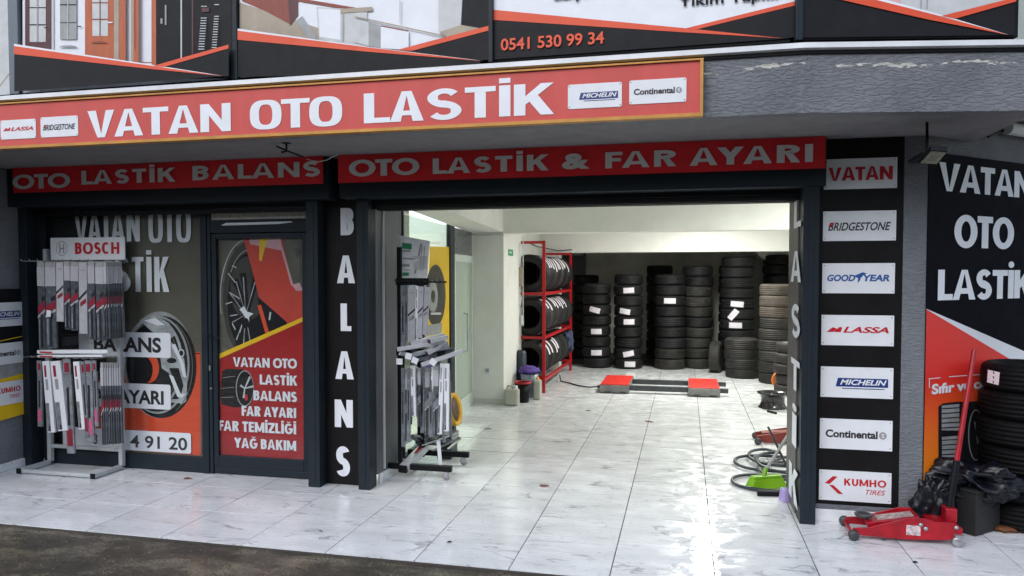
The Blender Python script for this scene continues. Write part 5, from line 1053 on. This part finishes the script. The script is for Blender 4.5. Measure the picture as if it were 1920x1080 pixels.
part('emblem', annulus((cx_, cy_), rr-.006, rr, BB, .002), M_LGRY, bd); part('emblem', MB().prism([(cx_-.026, cy_-.042), (cx_-.016, cy_-.042), (cx_-.016, cy_-.007), (cx_+.016, cy_-.007), (cx_+.016, cy_-.042), (cx_+.026, cy_-.042), (cx_+.026, cy_+.042), (cx_+.016, cy_+.042), (cx_+.016, cy_+.007), (cx_-.016, cy_+.007), (cx_-.016, cy_+.042), (cx_-.026, cy_+.042)], BB, 0, .003), M_LGRY, bd)
part('knob', MB().lathe([(0, 0), (.045, 0), (.05, .01), (.045, .02), (0, .02)], 20, BB.p(BB.uv(237, 530)[0], BB.uv(237, 530)[1], .0), Matrix.Rotation(math.pi/2, 3, 'X'), sc=(1, 1.3)), M_BOSW, br)
for z in (FY(150, 490, 5.5).z, FY(150, 672, 5.5).z):
    part('hook_bar', MB().box(xl-.03, xr-.021, 5.68, 5.70, z-.008, z+.008), M_BOSW, br)
    for k in range(9): part('hook', MB().tube([(xl+.03+k*.088, 5.68, z), (xl+.03+k*.088, 5.44, z+.005), (xl+.03+k*.088, 5.43, z+.02)], .004, 6), M_STEEL, br)
def pack(px0, px1, py0, py1, Y, style, label, tilt=0.0, group='wiper packs hanging on the white rack', parent=None, dd=.02):
    tilt += random.uniform(-.018, .018)
    a = FY((px0+px1)/2, py0, Y); c = FY((px0+px1)/2, py1, Y); w_ = (FY(px1, py0, Y)-FY(px0, py0, Y)).x*.96; h = a.z-c.z
    pl = PL((a.x, Y, a.z), (math.cos(tilt), 0, -math.sin(tilt)), (math.sin(tilt), 0, math.cos(tilt)))
    RED = M_PRED if 'white rack' in group else M_PACKL
    t = thing('wiper_pack', label, 'wiper pack', a, group)
    def q(nm, u0, u1, v0, v1, mt, o0, o1, bev=0): return bx(pl, nm, u0*w_, u1*w_, -v1*h, -v0*h, mt, t, o0, o1, bev)
    def tri(nm, pts, mt, o): part(nm, MB().prism([(u*w_, -v*h) for u, v in pts], pl, o-.001, o), mt, t)
    if style == 'film':
        q('header_card', -.5, .5, 0, .06, M_PGRY, -.006, .0); q('label_card', -.5, .5, .062, .28, M_CARD, -.008, .004); q('pouch', -.5, .5, .285, 1, M_PACK, -dd, .003, .004)
        tri('stripe', [(-.5, .52), (.5, .44), (.5, .53), (-.5, .60)], RED, .0045); tri('chevron', [(-.5, .62), (.5, .54), (.5, .57), (-.5, .65)], M_CARD, .0045); tri('mark', [(.0, .42), (.45, .38), (.5, .43), (.1, .46)], M_BLADE, .005)
        q('blade', -.08, .12, .60, .98, M_BLADE, .003, .007); q('arm', -.32, -.2, .66, .96, M_PACKL, .003, .008)
    elif style == 'card':
        q('sleeve', -.5, .5, 0, 1, M_CARD, -dd, .003, .003); tri('stripe', [(-.5, .50), (.5, .38), (.5, .42), (-.5, .54)], M_BLADE, .0045); tri('print_line', [(-.3, .56), (.4, .50), (.4, .56), (-.3, .62)], RED, .0045); q('print_line', -.3, .3, .1, .12, M_LGRY, .003, .004)
    elif style == 'box':
        q('carton', -.5, .5, 0, .99, M_LOGOW, -dd, .004, .003); q('print_line', -.28, .0, .06, .22, RED, .004, .0048); q('print_line', -.22, .1, .25, .40, M_LGRY, .004, .0048); q('window', -.45, .0, .58, .97, M_PACKL, .004, .005); q('blade', -.2, -.05, .9, .97, M_BLADE, .005, .007)
    elif style == 'slim':
        q('header_card', -.5, .5, 0, .16, M_PACKL, -.006, .002); q('red_mark', -.3, .3, .04, .14, RED, .002, .004); q('pouch', -.5, .5, .165, 1, M_PACKL, -dd, .0, .003); q('blade', -.12, .12, .3, .7, M_BLADE, .0, .005); q('print_line', -.35, .35, .74, .92, RED if random.random() < .5 or 'white rack' not in group else M_PINK, .0, .003)
    elif style == 'pink':
        q('header_card', -.5, .5, 0, .14, M_PINK, -.006, .002); q('pouch', -.42, .42, .145, .9, M_PACK, -dd, .0, .003); q('blade', -.1, .14, .2, .7, M_BLADE, .0, .005); q('pink_card', -.45, .45, .74, .97, M_PINK, .001, .006); q('tip', -.5, .5, .972, 1.0, M_PACKL, -.01, .008)
    return t
xs = [(69, 83), (84, 104), (105, 119), (120, 131), (132, 147), (147, 163), (164, 177), (178, 193)]
bt = [655, 653, 603, 618, 620, 626, 637, 638]; sty = ['film', 'film', 'card', 'film', 'film', 'card', 'film', 'film']
for k, ((a, c), y1) in enumerate(zip(xs, bt)):
    pack(a, c, 490+(k % 3), y1, 5.50-.004*(k % 2), sty[k], 'grey wiper pack on the upper row of the white rack, %s' % ('leftmost' if k == 0 else ORD[k]+' from the left'))
for k in range(10):
    pack(193+k*3.1, 197+k*3.1+2.5, 491, 636-k*.3, 5.50+.012*k, 'film', 'thin wiper pack in the bunch ending the upper row, %s from left' % ('first' if k == 0 else ORD[k]), tilt=-.01)
low = [(69, 78, 676, 800, 'slim', .02), (79, 93, 677, 812, 'box', -.06), (94, 113, 677, 809, 'box', -.09), (117, 132, 673, 850, 'slim', -.02), (137, 149, 678, 806, 'box', -.07), (151, 158, 678, 820, 'slim', -.05), (158, 172, 676, 828, 'slim', -.01), (173, 180, 676, 800, 'slim', -.03)]
for k, (a, c, y0, y1, st, ti) in enumerate(low):
    pack(a, c, y0, y1, 5.49-.005*(k % 3), st, 'wiper pack on the lower row of the white rack, %s' % ('leftmost' if k == 0 else ORD[k]+' from the left'), tilt=ti)
for k in range(8): pack(188+k*4.6, 193.5+k*4.6, 680, 834-k*.4, 5.50+.012*k, 'film', 'wiper pack in the bunch ending the lower row, %s from left' % ('first' if k == 0 else ORD[k]))
for k, (x0, x1, y, y2, lab) in enumerate(((69, 196, 660, 664, 'white wiper carton lying across the lower hooks, upper one'), (70, 186, 668, 671, 'white wiper carton lying across the lower hooks, lower one'))):
    a = FY(x0, y, 5.46); c = FY(x1, y, 5.46); t = thing('wiper_carton', lab, 'carton', a, 'cartons lying on the white rack')
    part('carton', MB().bar(a+Vector((0, .03, 0)), c+Vector((0, .06, .0)), .06, .030 if k == 0 else .02), M_LOGOW, t, bev=.002)
    part('print_line', MB().box(a.x+.03, a.x+.16, 5.4585, 5.4595, a.z-.006, a.z+.006), M_LRED, t)
part('price_tag', MB().prism([(0, 0), (.045, 0), (.05, .055), (.005, .06)], PL(FY(87, 594, 5.47), (1, 0, 0)), 0, .001), M_LOGOW, br)

# ================================================================== BLACK WIPER RACK (centre)
cr_o = thing('wiper_stand', 'black wiper stand on casters just inside the garage entrance', 'display rack', (-2.25, 6.3, 0))
for y, x0, x1 in ((6.05, -2.575, -1.935), (6.57, -2.53, -1.935)):
    part('base_bar', MB().box(x0, x1, y-.022, y+.022, .075, .125), M_BLKMET, cr_o, bev=.003)
    for x in (x0+.05, x1-.05):
        w_ = part('caster', MB().lathe([(0, -.012), (.032, -.012), (.036, 0), (.032, .012), (0, .012)], 18, (x, y, .037), Matrix.Rotation(math.pi/2, 3, 'X')), M_STEEL, cr_o)
        part('fork', MB().box(x-.018, x+.018, y-.02, y-.014, .03, .074).box(x-.018, x+.018, y+.014, y+.02, .03, .074), M_STEEL, w_)
part('post', MB().box(-2.42, -2.385, 6.035, 6.065, .126, 2.0), M_BLKMET, cr_o); part('post', MB().box(-2.42, -2.39, 6.52, 6.55, .126, 2.0), M_BLKMET, cr_o); part('post', MB().box(-2.30, -2.27, 6.28, 6.31, .13, 1.9), M_BLKMET, cr_o)
part('base_tie', MB().box(-2.42, -2.39, 6.073, 6.547, .08, .12), M_BLKMET, cr_o)
z1 = FY(800, 528, 6.05).z; z2 = FY(800, 660, 6.05).z
part('hook_beam', MB().box(-2.42, -2.13, 6.01, 6.04, z1-.03, z1+.03), M_BLKMET, cr_o); part('hook_beam', MB().box(-2.384, -1.97, 6.02, 6.035, z1-.01, z1+.004), M_BLKMET, cr_o); part('hook_beam', MB().box(-2.42, -1.98, 6.01, 6.04, z2-.03, z2+.03), M_BLKMET, cr_o)
for k in range(9): part('hook', MB().tube([(-2.39+k*.05, 6.02, z1), (-2.39+k*.05, 5.92, z1+.005), (-2.39+k*.05, 5.91, z1+.02)], .004, 6), M_BLKMET, cr_o)
HP = PL((0, 6.07, 0), (1, 0, 0))
hpn = part('header_panel', MB().prism([HP.uv(*p) for p in ((748, 441), (806, 452), (800, 525), (750, 528))], HP, -.006, 0), mat('header_card_print', (.78, .78, .78), .35, var=.15, scale=12), cr_o)
S = [(M_GREEN, rect(754, 455, 772, 466, .1)), (M_PGRY, rect(755, 469, 770, 472)), (M_PGRY, line(790, 457, 778, 513, 4)), (M_PGRY, rect(755, 483, 776, 486, .05)), (M_PLGT, rect(776, 480, 800, 505)), (M_PGRY, rect(754, 495, 768, 500)), (M_GREEN, rect(755, 511, 767, 517)), (M_PLGT, rect(757, 505, 770, 507)), (M_PWHT, line(772, 493, 784, 486, 4)), (M_PGRY, line(792, 462, 788, 508, 1)), (M_PGRY, line(797, 462, 793, 508, 1))]
art('header_print', hpn, HP, S, off=.001, step=.0006)
gB = 'wiper packs hanging on the black stand'
for k, (x0, x1, y0, y1, st, ti, Y) in enumerate(((751, 760, 535, 660, 'slim', 0, 6.0), (760, 764, 535, 640, 'slim', 0, 6.01), (765, 779, 537, 643, 'card', .01, 5.99), (779, 785, 536, 640, 'box', .02, 5.98), (785, 795, 537, 634, 'card', .05, 5.97), (796, 806, 538, 628, 'card', .08, 5.98),
                                     (752, 759, 690, 838, 'slim', 0, 6.0), (757, 764, 693, 826, 'film', 0, 6.01), (763, 770, 690, 830, 'slim', 0, 5.99), (769, 778, 686, 782, 'box', -.01, 6.0), (783, 789, 690, 800, 'film', 0, 6.03), (789, 796, 686, 812, 'slim', .02, 6.06), (797, 806, 690, 815, 'film', .01, 6.05), (808, 812, 688, 730, 'box', 0, 5.97), (804, 812, 735, 820, 'slim', 0, 6.0), (812, 822, 686, 820, 'film', -.01, 5.96), (825, 833, 682, 816, 'box', .03, 5.95), (833, 842, 682, 810, 'box', .02, 5.96))):
    pack(x0, x1, y0, y1, Y, st, 'wiper pack on the black stand, %s row, %s' % ('upper' if k < 6 else 'lower', ('leftmost' if k in (0, 6) else ORD[k if k < 6 else k-6]+' from the left')), tilt=ti, group=gB)
# loose heap of cartons on the middle of the stand
random.seed(11)
hx = [((745, 655), (835, 640), .045), ((762, 668), (842, 650), .05), ((770, 645), (832, 628), .05), ((778, 676), (850, 655), .04), ((790, 684), (868, 658), .03), ((750, 662), (800, 672), .05), ((800, 662), (838, 642), .06), ((765, 652), (795, 668), .06), ((805, 640), (838, 632), .05)]
for k, (a, c, w_) in enumerate(hx):
    Y0 = 5.90+.02*(k % 4); A = FY(*a, Y0); B = FY(*c, Y0+.12)
    t = thing('wiper_carton', 'loose wiper carton in the heap on the black stand, %s of the pile' % ('lowest' if k == 0 else 'topmost' if k == 8 else ORD[k]+' piece'), 'carton', A, 'cartons heaped on the black stand')
    part('carton', MB().bar(A, B, w_, .035), (M_CARD, M_PACKL, M_CARD, M_PACK)[k % 4], t, bev=.003); part('carton_end', MB().bar(A-(B-A).normalized()*.006, A-(B-A).normalized()*.001, w_*.96, .033), M_LOGOW if k % 2 else M_BLADE, t)
for k in range(16):
    x = 757+k*5.4; y0_ = 688+random.uniform(-4, 14); y1_ = y0_+random.uniform(70, 150); Yk = 6.10+random.uniform(-.05, .12)
    pack(x, x+random.uniform(3.5, 8), y0_, min(y1_, 842), Yk, random.choice(['slim', 'film', 'card', 'slim']), 'loose grey wiper piece hanging deep in the black stand, %s from the left' % (['first']+ORD+['fifteenth', 'sixteenth', 'seventeenth'])[k+(1 if k else 0)], tilt=random.uniform(-.09, .09), group=gB)
for k in range(7):
    A = FY(762+k*6, 838-random.uniform(0, 26), 6.15+.03*k); B = FY(790+k*9, 846-random.uniform(8, 36), 6.35+.02*k)
    t = thing('wiper_piece', 'dark wiper piece lying in the foot of the black stand, %s of the pile' % ('lowest' if k == 0 else ORD[k]), 'wiper', A, 'wiper pieces in the foot of the stand')
    part('blade', MB().bar(A, B, .03, .02), (M_BLADE, M_PACK, M_PACKL)[k % 3], t, bev=.002); part('clip', MB().bar(A+(B-A)*.4+Vector((0, 0, .012)), A+(B-A)*.55+Vector((0, 0, .012)), .02, .014), M_BLADE if k % 3 else M_CARD, t)
# vertical small cards (clips)
for k, (x, y) in enumerate(((749, 678), (766, 668), (778, 676), (812, 679))):
    p = FY(x, y, 5.86); tag(part('card_tag', MB().obox(p, (.055, .01, .05), Matrix.Rotation(.2*k, 3, 'Y')), M_LOGOW, bev=.002), 'small white card end sticking out of the black stand, %s from the left' % ('first' if k == 0 else ORD[k]), 'card', 'card ends on the black stand')
a = G(765, 893, .14); c = G(806, 838, .30); lt = thing('leaning_carton', 'long open carton leaning on the base of the black stand', 'carton', a)
A = FY(757, 878, 6.0); B = FY(796, 838, 6.35); part('carton', MB().bar(A, B, .08, .06), M_CARD, lt, bev=.003); part('carton_end', MB().bar(A-(B-A).normalized()*.03, A-(B-A).normalized()*.001, .078, .058), M_BLKMET, lt); part('print_line', MB().bar(A+(B-A)*.55+Vector((0, 0, .034)), A+(B-A)*.9+Vector((0, 0, .034)), .03, .004), M_LRED, lt)
A = FY(822, 826, 6.1); B = FY(826, 874, 6.1); tag(part('wiper_strip', MB().bar(A, B, .03, .012, (0, 1, 0)), M_LOGOW), 'white strip hanging to the floor at the black stand', 'strip')
for k, (p, q) in enumerate((((812, 845), (862, 820)), ((790, 835), (860, 812)), ((840, 842), (864, 822)))):
    tag(part('loose_wiper', MB().bar(FY(*p, 6.25), FY(*q, 6.5), .02, .012), M_STEEL if k else M_PACKL, bev=.002), 'loose wiper arm poking from the foot of the stand, %s' % ('upper', 'middle', 'shortest')[k], 'wiper', 'loose wipers')
yh = thing('hose_reel', 'yellow hose reel behind the black wiper stand', 'hose reel', FY(856, 768, 7.0)); c = FY(855, 768, 7.0)
c = Vector((c.x-.03, 7.0, c.z)); part('ring', MB().lathe([(.13, -.03), (.16, -.04), (.165, 0), (.16, .04), (.13, .03), (.12, 0)], 36, c, Matrix.Rotation(math.radians(80), 3, 'Y') @ Matrix.Rotation(.0, 3, 'X'), closed=True), M_YELP, yh); part('core', MB().lathe([(0, -.02), (.11, -.02), (.11, .02), (0, .02)], 24, c, Matrix.Rotation(math.radians(80), 3, 'Y')), mat('reel_core', (.10, .05, .03), .6), yh)
part('stand', MB().box(c.x-.04, c.x+.02, 6.96, 7.04, 0, c.z-.165), M_DSTEEL, yh)
sm = thing('shelf_crate', 'pale crate of scraps under the yellow hose reel', 'crate', G(850, 815)); p = FY(848, 805, 6.85); part('box', MB().obox((p.x-.05, 6.85, .2), (.16, .22, .08)), M_PACKL, sm, bev=.004); part('legs', MB().obox((p.x-.05, 6.85, .08), (.14, .2, .16)), M_DSTEEL, sm)

# ================================================================== FLOOR JACK (right)
jk = thing('floor_jack', 'large red trolley jack with a long upright handle on the white tiles', 'jack', (1.4, 5.4, 0))
J0 = Vector((1.10, 5.42, 0)); JE = Vector((1.71, 5.42, 0)); ja = (JE-J0).normalized(); jn = Vector((-ja.y, ja.x, 0))
JS = PL(J0, ja)
prof = [(0, .03), (0, .075), (.10, .085), (.33, .165), (.44, .17), (.50, .15), (.60, .155), (.66, .12), (.655, .055), (.55, .035), (.30, .022)]
for o in (-.115, .115):
    part('side_plate', MB().prism(prof, JS, o-.006, o+.006), M_REDJ, jk, bev=.003)
part('lift_arm', MB().bar(J0+ja*.10+Vector((0, 0, .085)), J0+ja*.42+Vector((0, 0, .150)), .15, .035), M_REDJ, jk, bev=.004)
part('grip_plate', MB().bar(J0+ja*.17+Vector((0, 0, .1185)), J0+ja*.39+Vector((0, 0, .162)), .10, .004), mat('worn_sticker', (.42, .32, .30), .5, var=.6, scale=30), jk)
part('saddle', MB().lathe([(0, .118), (.04, .118), (.055, .128), (.058, .140), (.045, .140), (.035, .130), (0, .130)], 24, J0+ja*.09), M_DSTEEL, jk)
part('front_axle', MB().tube([J0+jn*.15+Vector((0, 0, .035)), J0-jn*.15+Vector((0, 0, .035))], .012), M_REDJ, jk)
for o in (-.15, .15): part('front_roller', MB().lathe([(0, -.02), (.028, -.02), (.034, -.014), (.034, .014), (.028, .02), (0, .02)], 20, J0+jn*o+Vector((0, 0, .035)), Matrix.Rotation(math.pi/2, 3, 'X')), M_DSTEEL, jk)
for o in (-.13, .13):
    cst = part('rear_caster', MB().lathe([(0, -.014), (.03, -.014), (.036, -.008), (.036, .008), (.03, .014), (0, .014)], 18, J0+ja*.63+jn*o+Vector((0, 0, .037)), Matrix.Rotation(math.pi/2, 3, 'X')), M_STEEL, jk); part('fork', MB().obox(J0+ja*.63+jn*o+Vector((0, 0, .078)), (.05, .05, .012)), M_STEEL, cst)
part('cross_plate', MB().obox(J0+ja*.56+Vector((0, 0, .11)), (.16, .22, .06)), M_REDJ, jk, bev=.006)
part('tail', MB().obox(J0+ja*.615+Vector((0, 0, .18)), (.07, .10, .09)), M_REDJ, jk, bev=.008)
for u, v in ((.41, .128), (.44, .105), (.62, .125)): part('bolt', MB().lathe([(.013, 0), (.013, .01), (0, .01)], 10, JS.p(u, v, .121), Matrix.Rotation(math.pi/2, 3, 'X')), M_STEEL, jk)
part('sticker', MB().prism([(.325, .055), (.41, .055), (.41, .12), (.325, .12)], JS, .1215, .1225), mat('jack_sticker', (.55, .45, .45), .5, var=.7, scale=45), jk)
HB = J0+ja*.615+Vector((0, 0, .21)); HT = FY(1827, 655, 5.58); HM = HB+(HT-HB)*.30
part('handle_lower', MB().tube([HB, HM], .022, 12), M_BLKMET, jk); part('handle_upper', MB().tube([HM, HM+(HT-HM)*.98, HT], [.017, .016, .014], 12), M_REDJ, jk)
# bag, crate, tyres, plastic
cr2 = thing('plastic_crate', 'black crate under a rubbish bag right of the red jack', 'crate', (1.92, 5.66, 0)); RZ = Matrix.Rotation(math.radians(42), 3, 'Z')
part('body', MB().obox((1.93, 5.72, .15), (.29, .27, .29), RZ), M_CRATE, cr2, bev=.006); part('rim', MB().obox((1.93, 5.72, .301), (.31, .29, .02), RZ), M_CRATE, cr2, bev=.004)
blob('rubbish_bag', (1.95, 5.70, .345), (.36, .24, .16), M_BAG, 'shiny black rubbish bag draped over the black crate', 'bag', .22, 3.2, 2, 72, False, crease=.9)
blob('rubbish_bag', (1.66, 5.56, .20), (.15, .085, .20), M_BAG, 'smaller black bag slumped against the grey pilaster', 'bag', .2, 3.2, 5, 60, False, crease=.7)
random.seed(3)
for k in range(6):
    put_tyre('k', (2.33+random.uniform(-.01, .01), 5.90+random.uniform(-.01, .01), .098+.19*k), (0, 0, k), 'black tyre in the outdoor stack right of the jack, %s' % ('lowest' if k == 0 else 'topmost' if k == 5 else ORD[k]+' from the ground'), 'tyres stacked against the right wall banner', [(math.radians(205), 1.5, .09)] if k == 5 else None, .97)
p = G(1905, 988); blob('carrier_bag', (p.x+.02, p.y+.06, .10), (.075, .07, .12), M_WBAG, 'pale plastic carrier bag at the right edge beside the crate', 'bag', .35, 4, 6, 40, crease=.3)
p = G(1890, 1000); blob('crushed_leaf', (p.x, p.y+.03, .02), (.09, .05, .022), M_LEAF, 'brown crumpled leaf on the tiles in front of the carrier bag', 'leaf', .5, 5, 8, 20, crease=.3)
p = FY(1922, 935, 5.7); tag(part('blue_container', MB().lathe([(0, 0), (.06, 0), (.065, .02), (.065, .26), (.03, .29), (0, .29)], 20, (p.x+.05, 5.66, .02)), M_BLU), 'blue plastic container cut off by the right edge', 'container')
